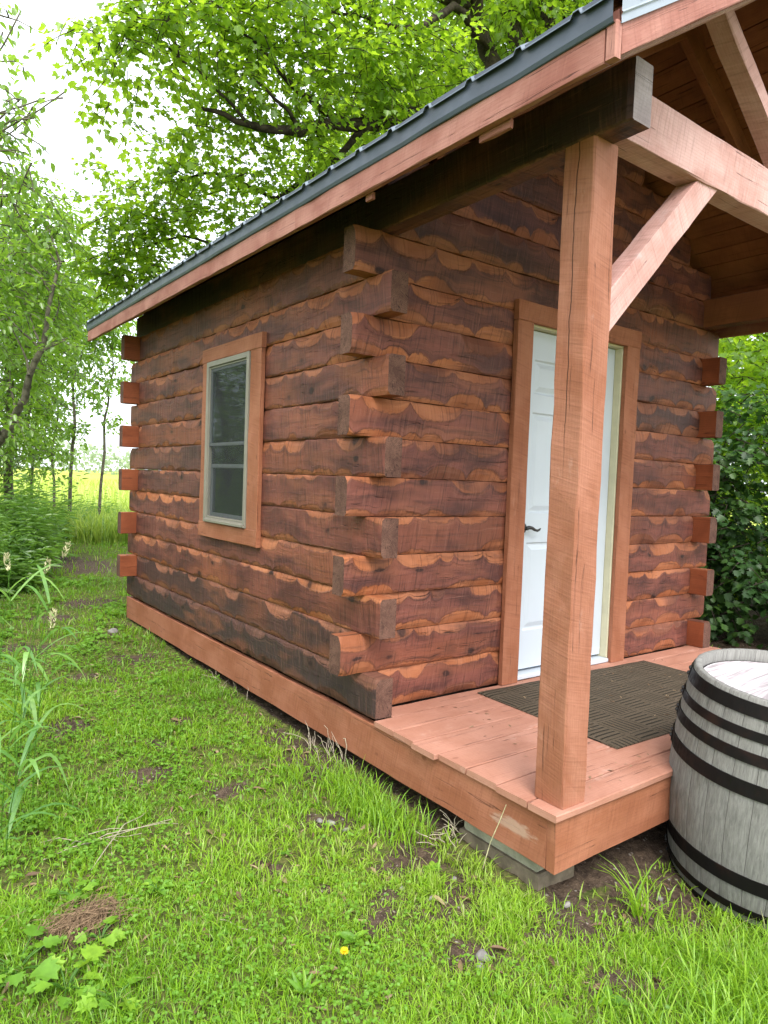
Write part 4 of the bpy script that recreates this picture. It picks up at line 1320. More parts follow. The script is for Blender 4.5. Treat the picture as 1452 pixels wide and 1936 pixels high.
tree('leaning_tree', gpt(-60, 9.5), [at(-30, 870, 9.2), at(25, 800, 9.0), at(60, 710, 8.8), at(90, 620, 8.7), at(112, 500, 8.6)], .075,
     blob([(50, 540, 9.4, .6), (110, 560, 9.3, .4), (10, 600, 9.4, .6), (20, 690, 9.6, .5), (70, 470, 9.4, .55), (30, 460, 8.4, .7), (90, 400, 8.8, .5), (-40, 560, 8.3, .8), (-30, 760, 8.3, .5), (60, 350, 8.8, .4), (20, 390, 8.6, .5), (125, 640, 8.8, .3)]),
     470, 11, .08, 'dark crooked trunk leaning to the right across the left edge of the view', 34)
tree('edge_tree', gpt(15, 11), [at(18, 800, 11), at(10, 650, 11), at(0, 450, 11)], .085,
     blob([(20, 420, 11, .9), (70, 480, 11, .7), (10, 560, 11, 1.0), (70, 640, 11, .7), (20, 720, 11, .8), (60, 780, 11, .55), (100, 560, 11, .6), (110, 480, 11, .4), (-60, 500, 11, 1.1), (-60, 700, 11, 1.), (30, 820, 11, .5)]),
     560, 12, .10, 'thick grey trunk standing upright in the shade at the far left edge', 35)
tree('edge_tree', np.array([-3.4, 9.4, -.3]), [np.array([-3.4, 9.4, 2.0]), np.array([-3.3, 9.5, 5.0])], .15,  # this tree and the next: out of view, added as foliage for window reflections
     [(np.array([-3.5 + .7 * math.cos(k * 2.2), 9.4 + 1.2 * math.sin(k * 1.7), .7 + .55 * k]), (1.2, 1.3, .9)) for k in range(9)], 520, 12, .10, 'unseen dense tree added far out to the left for the cabin window to reflect', 37)
tree('edge_tree', np.array([-5.4, 12.0, -.3]), [np.array([-5.4, 12.0, 2.0]), np.array([-5.3, 12.1, 5.5])], .15,
     [(np.array([-5.4 + .7 * math.cos(k * 2.2), 12.0 + 1.3 * math.sin(k * 1.7), .7 + .6 * k]), (1.3, 1.4, 1.0)) for k in range(9)], 520, 12, .11, 'taller unseen tree added behind the one the cabin window reflects', 38)
for i_, (x__, y__, lab_) in enumerate([(-5.9, -.6, 'unseen bushy tree added to the left of the viewer to block low light'), (-5.6, 2.9, 'unseen bushy tree added opposite the porch skirt to block low light'), (-5.9, 6.2, 'unseen bushy tree added opposite the far cabin corner to block low light')]):
    tree('edge_tree', np.array([x__, y__, -.3]), [np.array([x__, y__, 2.0]), np.array([x__ + .1, y__, 4.6])], .12,  # out of view, added to cut low side light and deepen eave shade
         [(np.array([x__ + .5 * math.cos(k * 2.2), y__ + 1.1 * math.sin(k * 1.7), .6 + .55 * k]), (1.1, 1.3, .9)) for k in range(8)], 380, 12, .11, lab_, 39 + i_)
tree('young_tree', gpt(60, 12.5), [at(58, 820, 12.5), at(66, 680, 12.5), at(60, 480, 12.5)], .03,
     blob([(45, 540, 12.5, .6), (85, 580, 12.5, .55), (30, 640, 12.5, .6), (75, 700, 12.5, .5), (40, 780, 12.5, .5), (85, 830, 12.5, .42), (120, 700, 12.5, .35), (60, 880, 12.3, .4), (120, 860, 12.5, .25), (130, 600, 12.6, .3)]),
     370, 12, .075, 'airy young tree with low pale leaves screening the meadow at the left', 44)
tree('young_tree', gpt(-30, 10.5), [at(-25, 820, 10.5), at(-15, 680, 10.5), at(5, 420, 10.5)], .03,
     blob([(-5, 470, 10.5, .5), (-20, 600, 10.5, .7), (30, 560, 10.6, .4), (15, 760, 10.5, .45), (-10, 860, 10.5, .5), (40, 860, 10.5, .33)]),
     290, 12, .07, 'young leafy tree cut by the left edge above the weed thicket', 45)
# bough of a nearer tree whose trunk is beyond the left edge
tree('hawthorn_tree', gpt(-420, 4.8), [at(-400, 600, 4.6), at(-250, 380, 4.5), at(-120, 320, 4.5)], .079,
     blob([(10, 215, 4.4, .24), (45, 205, 4.4, .16), (85, 185, 4.4, .12), (5, 60, 4.3, .15), (-30, 30, 4.3, .22), (-60, 270, 4.4, .4), (20, 310, 4.4, .2), (45, 345, 4.5, .14), (-20, 330, 4.4, .25), (-100, 100, 4.4, .5), (125, 172, 4.4, .07), (-5, 400, 4.5, .25), (40, 20, 4.3, .08)]),
     135, 8, .058, 'nearer leafy bough reaching in from the left edge against the white sky', 36, mat='sapleaf', droop=.6, spread=.22,
     extra=[(bend(at(-120, 320, 4.5), at(80, 205, 4.4), 8, .05, 3), .014, .004)])
# ---------------- trees and shrubs to the right of the cabin
SH = 'dense shrubs beside the far cabin corner'
shr = [((5.0, .9, 0), [(0, 0, .5, .6), (.1, .1, 1.1, .65), (-.1, .2, 1.7, .6), (.2, -.2, 2.1, .5), (-.2, -.3, .7, .5), (0, .1, .1, .55)], 'dark leafy shrub directly behind the far front corner of the cabin'),
       ((5.5, -.3, 0), [(0, 0, .4, .6), (.1, .2, 1.0, .7), (0, 0, 1.7, .6), (-.2, 0, .1, .55), (.1, .1, 2.3, .5)], 'shaded shrub with pale green tips seen above the barrel rim'),
       ((6.3, 1.6, 0), [(0, 0, .8, .9), (0, .2, 1.8, .9), (0, -.3, 2.6, .8), (.2, 0, 3.2, .7)], 'taller bright green shrub behind the dark ones, under the porch eave'),
       ((6.6, -.6, 0), [(0, 0, .8, .9), (0, .2, 1.8, .9), (0, -.3, 2.6, .9), (.2, 0, 3.3, .7)], 'tall pale shrub at the right edge of the view above the barrel'),
       ((7.6, .2, 0), [(0, 0, .5, 1.0), (0, .4, 1.4, 1.0), (0, -.6, 1.5, 1.0), (0, -.3, .4, .9), (0, .9, .7, .9)], 'deep shaded shrub closing the gap behind the other shrubs'),
       ((5.0, 2.4, 0), [(0, 0, .6, .7), (0, .2, 1.5, .8), (0, -.2, 2.4, .8)], 'shrub hidden mostly by the far log wall')]
for i, (b_, bls, lab) in enumerate(shr):
    b0 = np.array([b_[0], b_[1], float(ground_z(b_[0], b_[1]))])
    tree('shrub', b0, [b0 + [0, 0, .8], b0 + [.1, 0, 1.9]], .035, [(b0 + np.array(q[:3]) + [0, 0, .1], (q[3], q[3], q[3] * .75)) for q in bls], 480 if i < 2 else 520, 12, .075, lab, 60 + i, 'ovate' if i % 2 else 'lobed', 'shrubleaf' if i < 2 or i >= 4 else 'maple', 'bark', SH, 'shrub', spread=.34)
tree('woodland_tree', np.array([9.5, 1.0, -.4]), [np.array([9.4, 1.0, 3]), np.array([9.2, 1.0, 6])], .16,
     [(np.array([9 + .6 * math.cos(k), 1 + 1.3 * math.sin(k * 2.1), 1.2 + .62 * k]), (1.2, 1.2, .9)) for k in range(9)], 1100, 12, .12, 'bright woodland tree filling the gap behind the shrubs at the right edge', 71, 'maple', 'maple', 'bark')

tree('woodland_tree', np.array([13.5, 2.6, -.4]), [np.array([13.5, 2.6, 3]), np.array([13.3, 2.6, 7])], .18,
     [(np.array([13.3 + .8 * math.cos(k), 2.4 + 2.0 * math.sin(k * 2.1), 1.0 + .75 * k]), (1.6, 1.7, 1.2)) for k in range(9)], 1000, 12, .15, 'woodland tree farther back behind the bright one at the right', 72, 'maple', 'sapleaf', 'bark')
# ---------------- far tree line
tl = np.random.default_rng(5)
n = 26000
xx = tl.uniform(-260, 330, n); yy = 210 + tl.uniform(0, 25, n) - 0.15 * xx
hh = 7.5 + 2.2 * np.sin(xx * .05) + 1.6 * np.sin(xx * .17 + 1) + 1.0 * np.sin(xx * .6)
zz = tl.random(n) ** .8 * hh
P = np.stack([xx, yy, zz], 1)
lv = leaves('round', P, tl.normal(size=(n, 3)), tl.normal(size=(n, 3)), tl.uniform(.45, 1.1, n), tl.random(n))
V, polys, R_ = merge([lv])
bulk('distant_woods', V, polys, ['hazed_leaf'], {'rnd': R_}, kind='stuff', label='line of trees beyond the meadow, haze painted into their pale leaf colour', category='woods')

# ---------------- undergrowth at the left
ug = np.random.default_rng(8)
def undergrowth(n_st, region, hr, leaf_n, size, rg):
    parts = []; tws = []
    xs, ys = region(n_st)
    zs = ground_z(xs, ys)
    h = rg.uniform(*hr, n_st) * (.75 + .35 * np.sin(xs * 3.1) * np.sin(ys * 2.3 + 1))
    lean = rg.normal(size=(n_st, 2)) * .14
    t = np.linspace(.12, 1, leaf_n)[None, :]
    P = np.zeros((n_st, leaf_n, 3))
    P[:, :, 0] = xs[:, None] + lean[:, :1] * t ** 2 * h[:, None]; P[:, :, 1] = ys[:, None] + lean[:, 1:] * t ** 2 * h[:, None]; P[:, :, 2] = zs[:, None] + t * h[:, None]
    an = rg.uniform(0, 6.28, (n_st, leaf_n))
    D = np.stack([np.cos(an), np.sin(an), .35 + .5 * (t + 0 * an) - .3 * rg.random((n_st, leaf_n))], -1)
    N = np.array([0, 0, 1.0]) + .4 * rg.normal(size=(n_st, leaf_n, 3)) + 0 * D
    S = size * rg.uniform(.6, 1.2, (n_st, leaf_n)) * (1.15 - .6 * t)
    R = np.clip(.2 + .5 * rg.random((n_st, 1)) + .3 * rg.random((n_st, leaf_n)), 0, 1)
    lv = leaves('lance', P.reshape(-1, 3), D.reshape(-1, 3), N.reshape(-1, 3), S.ravel(), R.ravel(), .5)
    return lv


def reg_ug(n):
    x = ug.uniform(-3.6, .42, n * 3); y = ug.uniform(3.8, 11.5, n * 3)
    edge = -1.5 + (y - 3.8) * .42 + .25 * np.sin(y * 2.2)
    ok = x < edge
    return x[ok][:n], y[ok][:n]


lv = undergrowth(1500, reg_ug, (.45, 1.05), 16, .17, ug) if False else None
x_, y_ = reg_ug(2300)
n_ug = len(x_)
_x, _y = x_, y_
lv = undergrowth(n_ug, lambda n: (_x, _y), (.6, 1.35), 20, .17, ug)
n2 = 420
_x2 = ug.uniform(-1.2, 2.6, n2); _y2 = 10.5 + 3.6 * ug.random(n2) + .9 * _x2
lv2 = undergrowth(n2, lambda n: (_x2, _y2), (.35, .95), 14, .15, ug)
V, polys, R_ = merge([lv, lv2])
bulk('weed_thicket', V, polys, ['weedleaf'], {'rnd': R_}, kind='stuff', label='dark green thicket of tall leafy weeds at the left', category='weeds')

# ---------------- meadow grass beyond
def blades(xs, ys, h, w, bendv, rg, rnd, zoff=0.0):
    n = len(xs); zs = ground_z(xs, ys) + zoff
    an = rg.uniform(0, 2 * math.pi, n); fa = an + math.pi / 2 + rg.normal(size=n) * .5
    wx, wy = np.cos(an) * w / 2, np.sin(an) * w / 2
    bx, by = np.cos(fa) * bendv * h, np.sin(fa) * bendv * h
    V = np.zeros((n, 7, 3))
    for i, (t, ww) in enumerate(((0, .8), (.4, 1.0), (.75, .65))):
        bb_ = t ** 1.8
        V[:, 2 * i, 0] = xs + bx * bb_ - wx * ww; V[:, 2 * i, 1] = ys + by * bb_ - wy * ww
        V[:, 2 * i + 1, 0] = xs + bx * bb_ + wx * ww; V[:, 2 * i + 1, 1] = ys + by * bb_ + wy * ww
        hz = zs + h * (t - .35 * bendv * t ** 2)
        V[:, 2 * i, 2] = hz; V[:, 2 * i + 1, 2] = hz
    V[:, 6, 0] = xs + bx; V[:, 6, 1] = ys + by; V[:, 6, 2] = zs + h * np.maximum(.15, 1 - .42 * bendv)
    off = (np.arange(n) * 7)[:, None]
    return V.reshape(-1, 3), [np.concatenate([off + np.array([[0, 1, 3, 2]]), off + np.array([[2, 3, 5, 4]])]), off + np.array([[4, 5, 6]])], np.repeat(rnd, 7)


fg = np.random.default_rng(15)
n = 60000
ang = fg.uniform(-.50, .62, n) ; dist = 14.2 + (fg.random(n) ** 1.7) * 55
# towards the meadow: heading measured from +y
hx_ = np.sin(ang + .12); hy_ = np.cos(ang + .12)
xs = C0[0] + dist * hx_; ys = C0[1] + dist * hy_
ok = ~((xs > 4.2) & (ys < 9)) & (dist > 14.4 + .8 * np.sin(ang * 30))
xs, ys, dist = xs[ok], ys[ok], dist[ok]
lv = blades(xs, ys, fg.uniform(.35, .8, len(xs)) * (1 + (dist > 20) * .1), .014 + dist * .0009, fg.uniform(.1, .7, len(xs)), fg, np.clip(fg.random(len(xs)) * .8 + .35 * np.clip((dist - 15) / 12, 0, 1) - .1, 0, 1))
V, polys, R_ = merge([lv])
bulk('meadow_grass', V, polys, ['fieldgrass'], {'rnd': R_}, kind='stuff', label='bright yellow green tall grass of the open meadow', category='grass')

# ---------------- lawn
lg = np.random.default_rng(99)
def lawn_points(n, dmin, dmax):
    """spread over the mown strip; x, y from polar coordinates round the camera's foot"""
    d = np.sqrt(lg.uniform(dmin ** 2, dmax ** 2, n)); a_ = lg.uniform(-.62, 1.75, n)
    x = C0[0] + d * np.sin(a_); y = C0[1] + d * np.cos(a_)
    ok = ~((x > -.02) & (y > -1.27) & (x < 3.25) & (y < 3.98)) & (x < 4.6)
    # barrel foot
    ok &= np.hypot(x - bb[0], y - bb[1] + .01) > r0 - .005
    return x[ok], y[ok]


def tufted(n, dmin, dmax, per, sig):
    x, y = lawn_points(n // per, dmin, dmax)
    x = np.repeat(x, per) + lg.normal(size=len(x) * per) * sig; y = np.repeat(y, per) + lg.normal(size=len(y) * per) * sig
    ok = ~((x > .0) & (y > -1.25) & (x < 3.25) & (y < 3.98)) & (np.hypot(x - bb[0], y - bb[1]) > r0 - .01)
    return x[ok], y[ok]


parts = []
def hue(x, y):
    # yellower towards the viewer, patches of darker green
    return .44 - .16 * np.clip((y - .6) / 3.5, 0, 1) + .20 * np.sin(x * 2.1 + 1.7 * np.sin(y * 1.3)) * np.sin(y * 2.7 + .6) + .14 * np.clip(1 - (y + 1.5) / 3.5, -1, 1)


def lush(x, y):
    """longer grass round the barrel, by the skirt and in tufts"""
    l_ = np.exp(-(((x - .85) / .75) ** 2 + ((y + 2.0) / .22) ** 2)) * 1.0 + .7 * np.exp(-(((x - 0.3) / .5) ** 2 + ((y + 1.75) / .2) ** 2))
    l_ = np.maximum(l_, .75 * np.exp(-(((x + .17) / .08) ** 2 + ((y + .33) / .22) ** 2)))
    l_ = np.maximum(l_, .5 * np.exp(-(((x + .3) / .2) ** 2 + ((y + .0) / .12) ** 2)))
    return l_


for (n, d0, d1, per, sig, hmin, hmax, wd) in ((112000, 1.1, 2.6, 11, .024, .020, .062, .0034), (170000, 2.4, 5.2, 11, .026, .020, .066, .0046), (90000, 5.0, 9.5, 8, .05, .03, .08, .007), (45000, 9.2, 15.5, 8, .08, .05, .13, .011)):
    x, y = tufted(n, d0, d1, per, sig)
    dd = dirt(x, y); keep = lg.random(len(x)) > np.clip(dd * 1.1 - .15, 0, .84)
    x, y = x[keep], y[keep]
    lu = lush(x, y)
    h = lg.uniform(hmin, hmax, len(x)) * (1 + 1.9 * lu * lg.random(len(x))) * (.75 + .5 * (np.sin(x * 5.3 + 2) * np.sin(y * 4.7) > .1))
    rnd = np.clip(hue(x, y) + lg.normal(size=len(x)) * .13, 0, .78)
    rnd = np.where(lg.random(len(x)) < .05, .97, rnd)
    parts.append(blades(x, y, h, wd * lg.uniform(.6, 1.35, len(x)), lg.uniform(.15, 1.1, len(x)), lg, rnd, -.004))
# extra long blades round the barrel and the skirt
n = 9000
x = np.concatenate([lg.normal(.75, .6, n), lg.normal(-.16, .07, 700)]); y = np.concatenate([lg.normal(-2.0, .15, n), lg.normal(-.33, .2, 700)])
ok = (np.hypot(x - bb[0], y - bb[1]) > r0 + .005) & ~((x > -.01) & (y > -1.3)) & (x < 2.6)
x, y = x[ok], y[ok]
parts.append(blades(x, y, lg.uniform(.07, .17, len(x)), lg.uniform(.0035, .006, len(x)), lg.uniform(.2, .9, len(x)), lg, np.clip(lg.normal(.45, .14, len(x)), 0, .8), -.004))
V, polys, R_ = merge(parts)
bulk('lawn_grass', V, polys, ['grass'], {'rnd': R_}, kind='stuff', label='short bright green lawn grass with bare earth patches', category='grass')

# clover and small round weeds among the grass
parts = []
for (n, d0, d1, s0, s1) in ((13000, 1.15, 3.0, .005, .012), (40000, 2.8, 6.0, .007, .016), (16000, 5.8, 10, .02, .04)):
    x, y = tufted(n, d0, d1, 10, .06)
    pat = np.sin(x * 3.3 + 1) * np.sin(y * 2.9 + 2) + .8 * np.clip(-(x + .45) * 1.4, -1, 1.0) + .35 * np.clip(y - .2, -1, 1)
    keep = (pat + lg.normal(size=len(x)) * .35 > 0) & (lg.random(len(x)) > dirt(x, y) * .9)
    x, y = x[keep], y[keep]; m = len(x)
    z = ground_z(x, y) + lg.uniform(.012, .05, m)
    an = lg.uniform(0, 6.28, m)
    for kf in range(3):
        a2 = an + kf * 2.09
        D = np.stack([np.cos(a2), np.sin(a2), lg.uniform(-.25, .35, m)], 1)
        N = np.array([0, 0, 1.0]) + .35 * lg.normal(size=(m, 3))
        parts.append(leaves('round', np.stack([x, y, z], 1), D, N, lg.uniform(s0, s1, m), np.clip(.2 + .3 * lg.random(m) + .3 * hue(x, y), 0, 1), .2))
V, polys, R_ = merge(parts)
bulk('clover', V, polys, ['clover'], {'rnd': R_}, kind='stuff', label='low clover and small weeds growing through the lawn', category='clover')

# plantain and dead-leaf litter on the lawn
n = 2600
x, y = lawn_points(n, 1.2, 5.5)
keep = (x < .2) | (y < -1.3)
x, y = x[keep], y[keep]; m = len(x)
an = lg.uniform(0, 6.28, m)
D = np.stack([np.cos(an), np.sin(an), lg.uniform(-.1, .25, m)], 1); N = np.array([0, 0, 1.0]) + .3 * lg.normal(size=(m, 3))
MAT['litter'] = m_leaf('dead_leaf', [(0.10, 0.06, 0.035), (0.22, 0.14, 0.08), (0.40, 0.30, 0.18)], .15, .7, .02, (.3, .2, .1))
lv = leaves('lance', np.stack([x, y, ground_z(x, y) + lg.uniform(.004, .02, m)], 1), D, N, lg.uniform(.02, .075, m), lg.random(m), .3)
m = 130
xd = lg.uniform(.25, 2.6, m); yd = lg.uniform(-1.22, -.06, m); ad = lg.uniform(0, 6.28, m)
lv2 = leaves('lance', np.stack([xd, yd, np.where((xd > .75) & (yd > -1.0), .0125, .002)], 1), np.stack([np.cos(ad), np.sin(ad), 0 * ad], 1), np.array([0, 0, 1.0]) + .1 * lg.normal(size=(m, 3)), lg.uniform(.010, .034, m), lg.random(m), .1)
V, polys, R_ = merge([lv, lv2])
bulk('leaf_litter', V, polys, ['litter'], {'rnd': R_}, kind='stuff', label='dry brown leaf and straw litter scattered in the grass', category='litter')

# ---------------- single plants that can be pointed at
def rosette(name, x, y, kind, mat, nl, size, lift, label, cat, group, seed, rbase=.55, stem=.0):
    rg = np.random.default_rng(seed)
    z = float(ground_z(x, y)); t = (x, y, z)
    an = np.linspace(0, 2 * math.pi, nl, endpoint=False) + rg.normal(size=nl) * .25
    D = np.stack([np.cos(an), np.sin(an), np.full(nl, lift) + rg.normal(size=nl) * .15], 1)
    P = np.tile(np.array(t), (nl, 1)) + unit(D) * stem * rg.uniform(.6, 1.1, (nl, 1)); P[:, 2] += .012
    lv = leaves(kind, P, D * [1, 1, .4 if stem else 1], np.array([0, 0, 1.0]) + .25 * rg.normal(size=(nl, 3)), size * rg.uniform(.65, 1.15, nl), np.clip(rbase + .2 * rg.normal(size=nl), 0, 1), .35)
    V, polys, R_ = merge([lv])
    o = link(name, None, None, t, label=label, category=cat)
    if group: o['group'] = group
    bulk('leaf_rosette', V, polys, [mat], {'rnd': R_}, o)
    if stem:
        tubes_obj('stems', [(np.array([t, (np.array(t) + P[i]) / 2 + [0, 0, .01], P[i]]), [.003, .0025, .002]) for i in range(nl)], 'clover', o, 5)
    return o


GW = 'broad leaved weeds in the near lawn'
for i, (px, py, kind, nl, sz, lift, st, lab) in enumerate([
        (30, 1850, 'lobed', 9, .10, .5, .10, 'largest lobed weed in the bottom left corner of the lawn'),
        (125, 1880, 'lobed', 7, .085, .6, .08, 'lobed weed just right of the largest corner weed'),
        (190, 1790, 'lobed', 4, .075, .5, .05, 'pale lobed weed beside the flattened straw clump'),
        (140, 1715, 'lobed', 5, .06, .7, .06, 'small yellowish lobed weed above the straw clump'),
        (215, 1900, 'lobed', 6, .075, .5, .06, 'yellow green lobed weed at the bottom edge'),
        (295, 1700, 'ovate', 5, .06, .6, .03, 'small pale ovate weed right of the straw clump'),
        (573, 1885, 'lance', 6, .085, 1.6, 0, 'upright plantain with long narrow leaves left of the dandelion'),
        (670, 1785, 'ovate', 4, .075, .6, 0, 'grey green broad weed above the dandelion'),
        (820, 1650, 'ovate', 5, .06, .6, 0, 'bright ovate weed near the concrete blocks'),
        (540, 1622, 'lance', 5, .05, .3, 0, 'pale silvery weed in the middle of the lawn'),
        (690, 1555, 'lance', 9, .07, .25, 0, 'dark flat rosette beside the small grey stones'),
        (1155, 1890, 'ovate', 6, .07, .4, 0, 'soft pale weed near the bottom edge below the barrel'),
        (735, 1465, 'lobed', 4, .055, 1.0, .07, 'leafy weed growing against the porch skirt'),
        (380, 1545, 'ovate', 5, .05, .5, 0, 'small round weed by the bare patch left of the porch'),
        (1050, 1935, 'ovate', 6, .08, .4, 0, 'broad dark weed cut by the bottom edge'),
        (370, 1245, 'round', 7, .055, .6, .05, 'clump of round leaves against the far part of the skirt'),
        (300, 1310, 'round', 6, .05, .6, .04, 'round leaved weed on the path left of the skirt')]):
    v = CF + CR * (px - 726) / FPX - CU * (py - 968) / FPX
    s_ = (-.345 - C0[2]) / v[2]; p = C0 + v * s_
    rosette('broadleaf_weed', p[0], p[1], kind, 'clover', nl + 3, sz * .72, lift, lab, 'weed', GW, 200 + i, .6, st)

# dandelion
p = np.array([-.813, -1.095, 0]); p[2] = float(ground_z(p[0], p[1]))
dn = thing('dandelion', tuple(p), 'single yellow dandelion flower in the near lawn', 'flower')
tubes_obj('stem', [(np.array([p, p + [.004, 0, .03], p + [.006, -.004, .055]]), [.002, .002, .002])], 'clover', dn, 6)
an = np.linspace(0, 2 * math.pi * 3, 42); lf = np.repeat([.1, .5, 1.1], 14)
D = np.stack([np.cos(an), np.sin(an), lf], 1)
lv = leaves('lance', np.tile(p + [.006, -.004, .055], (42, 1)), D, np.tile([0, 0, 1.0], (42, 1)), np.full(42, .015), np.full(42, .5), .1)
V, polys, R_ = merge([lv]); bulk('petals', V, polys, ['yellow'], {'rnd': R_}, dn)


def strands(name, n, ctr, spread_, len_, rad, mat, rg, label, cat, flat=.25, head=None, up=0.0):
    tb_ = []
    for i in range(n):
        c_ = np.array(ctr) + rg.normal(size=3) * np.array([spread_[0], spread_[1], 0])
        a_ = (head if head is not None else 0) + rg.normal() * (.55 if head is not None else 3)
        d_ = np.array([math.cos(a_), math.sin(a_), up + rg.normal() * flat]); d_ = unit(d_) * len_ * rg.uniform(.5, 1.2)
        c_[2] = float(ground_z(c_[0], c_[1])) + spread_[2] * rg.random()
        if up: p0_, p1_ = c_, c_ + d_
        else: p0_, p1_ = c_ - d_ / 2, c_ + d_ / 2
        q = bend(p0_, p1_, 5, .25, int(rg.integers(1e6)), -.08)
        q[:, 2] = np.maximum(q[:, 2], ground_z(q[:, 0], q[:, 1]) + .002)
        tb_.append((q, np.linspace(rad, rad * .5, 5)))
    base_ = np.array([ctr[0], ctr[1], float(ground_z(ctr[0], ctr[1]))])
    o = tubes_obj(name, tb_, mat, None, 4, label=label, category=cat)
    return o


sg_ = np.random.default_rng(77)
strands('straw_clump', 320, (-1.425, -.485, 0), (.055, .035, .045), .13, .0011, 'straw', sg_, 'flattened clump of brown dead straw in the lower left lawn', 'straw', .2, .5)
strands('dry_stalks', 7, (-1.27, .0, 0), (.10, .03, .03), .42, .0022, 'drystem', sg_, 'long bleached stalks lying flat above the straw clump', 'stalks', .05, .35)
strands('dry_grass_tuft', 16, (-.03, .22, 0), (.05, .12, .05), .16, .0022, 'drystem', sg_, 'bleached dry stems sticking up along the middle of the porch skirt', 'stems', .5, 1.4, .9)
strands('dry_grass_tuft', 18, (-.04, -.72, 0), (.05, .05, .04), .13, .0025, 'drystem', sg_, 'pale dead stems bristling beside the concrete blocks', 'stems', .5, None, .8)
strands('dry_grass_tuft', 9, (-.02, 1.55, 0), (.04, .2, .04), .13, .0018, 'drystem', sg_, 'thin dry stems by the skirt below the window', 'stems', .5, None, 1.0)
strands('dry_twig', 1, (-1.02, -.75, 0), (.0, .0, .02), .22, .0026, 'drystem', sg_, 'bent pale twig right of the straw clump', 'twig', .05, -.6)
cb = [np.array([-.004, .115, -.30]), np.array([-.008, .105, -.25]), np.array([-.012, .09, -.20]), np.array([-.010, .11, -.165]), np.array([-.004, .135, -.175])]
tubes_obj('wire_end', [(np.array(cb), [.0022] * 5)], 'drystem', None, 5, label='short pale wire end curling up against the skirt', category='wire')
# a long grass stem arching against the front skirt, another by the corner
for (pts, lab) in (([(-.03, -.93, 0), (-.025, -.96, .12), (-.022, -1.0, .22), (-.021, -1.03, .30)], 'long dry stem arching up the side skirt near the corner'),):
    q = np.array(pts); q[:, 2] += float(ground_z(q[0, 0], q[0, 1]))
    tubes_obj('grass_straw', [(q, [.0025, .002, .0018, .0015])], 'seed', None, 5, label=lab, category='grass stem')

# stones
def stone(px, py, r_, lab, seed, flat=.6):
    rg = np.random.default_rng(seed)
    v = CF + CR * (px - 726) / FPX - CU * (py - 968) / FPX
    p = C0 + v * ((-.35 - C0[2]) / v[2]); p[2] = float(ground_z(p[0], p[1])) + r_ * .15
    vs = []; fs = []; nu, nv_ = 10, 6
    ph = rg.uniform(0, 6, 6)
    for i in range(nv_ + 1):
        la = -math.pi / 2 + math.pi * i / nv_
        for j in range(nu):
            lo_ = 2 * math.pi * j / nu
            d_ = np.array([math.cos(la) * math.cos(lo_), math.cos(la) * math.sin(lo_), math.sin(la)])
            k = 1 + .16 * math.sin(3 * d_[0] + ph[0]) + .14 * math.sin(4 * d_[1] + ph[1]) + .12 * math.sin(5 * d_[2] + ph[2])
            vs.append(p + d_ * k * r_ * np.array([1, .8, flat]))
    for i in range(nv_):
        for j in range(nu): fs.append([i * nu + j, i * nu + (j + 1) % nu, (i + 1) * nu + (j + 1) % nu, (i + 1) * nu + j])
    mb = MB(); mb.add(vs, fs, 'stone')
    mb.build('stone', None, True, label=lab, category='stone', group='small stones in the lawn')


for i, (px, py, r_, lab) in enumerate([(625, 1562, .024, 'pale grey stone in the middle of a little group on the lawn'), (655, 1574, .018, 'darker stone at the right of that little group'), (605, 1555, .017, 'small stone at the left of that little group'),
                                       (912, 1812, .026, 'pinkish stone half hidden in grass near the bottom'), (906, 1832, .018, 'blue grey stone under the pinkish one'), (1072, 1708, .016, 'pale pebble on bare soil before the porch corner'),
                                       (858, 1664, .013, 'round grey pebble below the concrete blocks'), (760, 1688, .015, 'tan pebble in thin grass below the porch corner'), (818, 1705, .016, 'grey pebble lowest in the gravelly strip'),
                                       (1212, 1652, .013, 'small pale stone on soil between porch and barrel'), (1250, 1662, .015, 'reddish stone on soil next to the barrel'), (213, 1218, .05, 'flat pale stone on the path by the far cabin corner')]):
    stone(px, py, r_, lab, 400 + i)

tv = lg.normal(size=(26, 2)) * .018 + np.array([.30, -1.42])
V, polys, R_ = merge([blades(tv[:, 0], tv[:, 1], lg.uniform(.12, .27, 26), lg.uniform(.005, .008, 26), lg.uniform(.3, 1.0, 26), lg, lg.uniform(.3, .6, 26))])
g0 = np.array([.30, -1.42, float(ground_z(.30, -1.42))])
gt = link('grass_tuft', None, None, tuple(g0), label='single tall tuft of grass on the bare soil before the porch front', category='grass tuft')
bulk('blades', V, polys, ['grass'], {'rnd': R_}, gt)
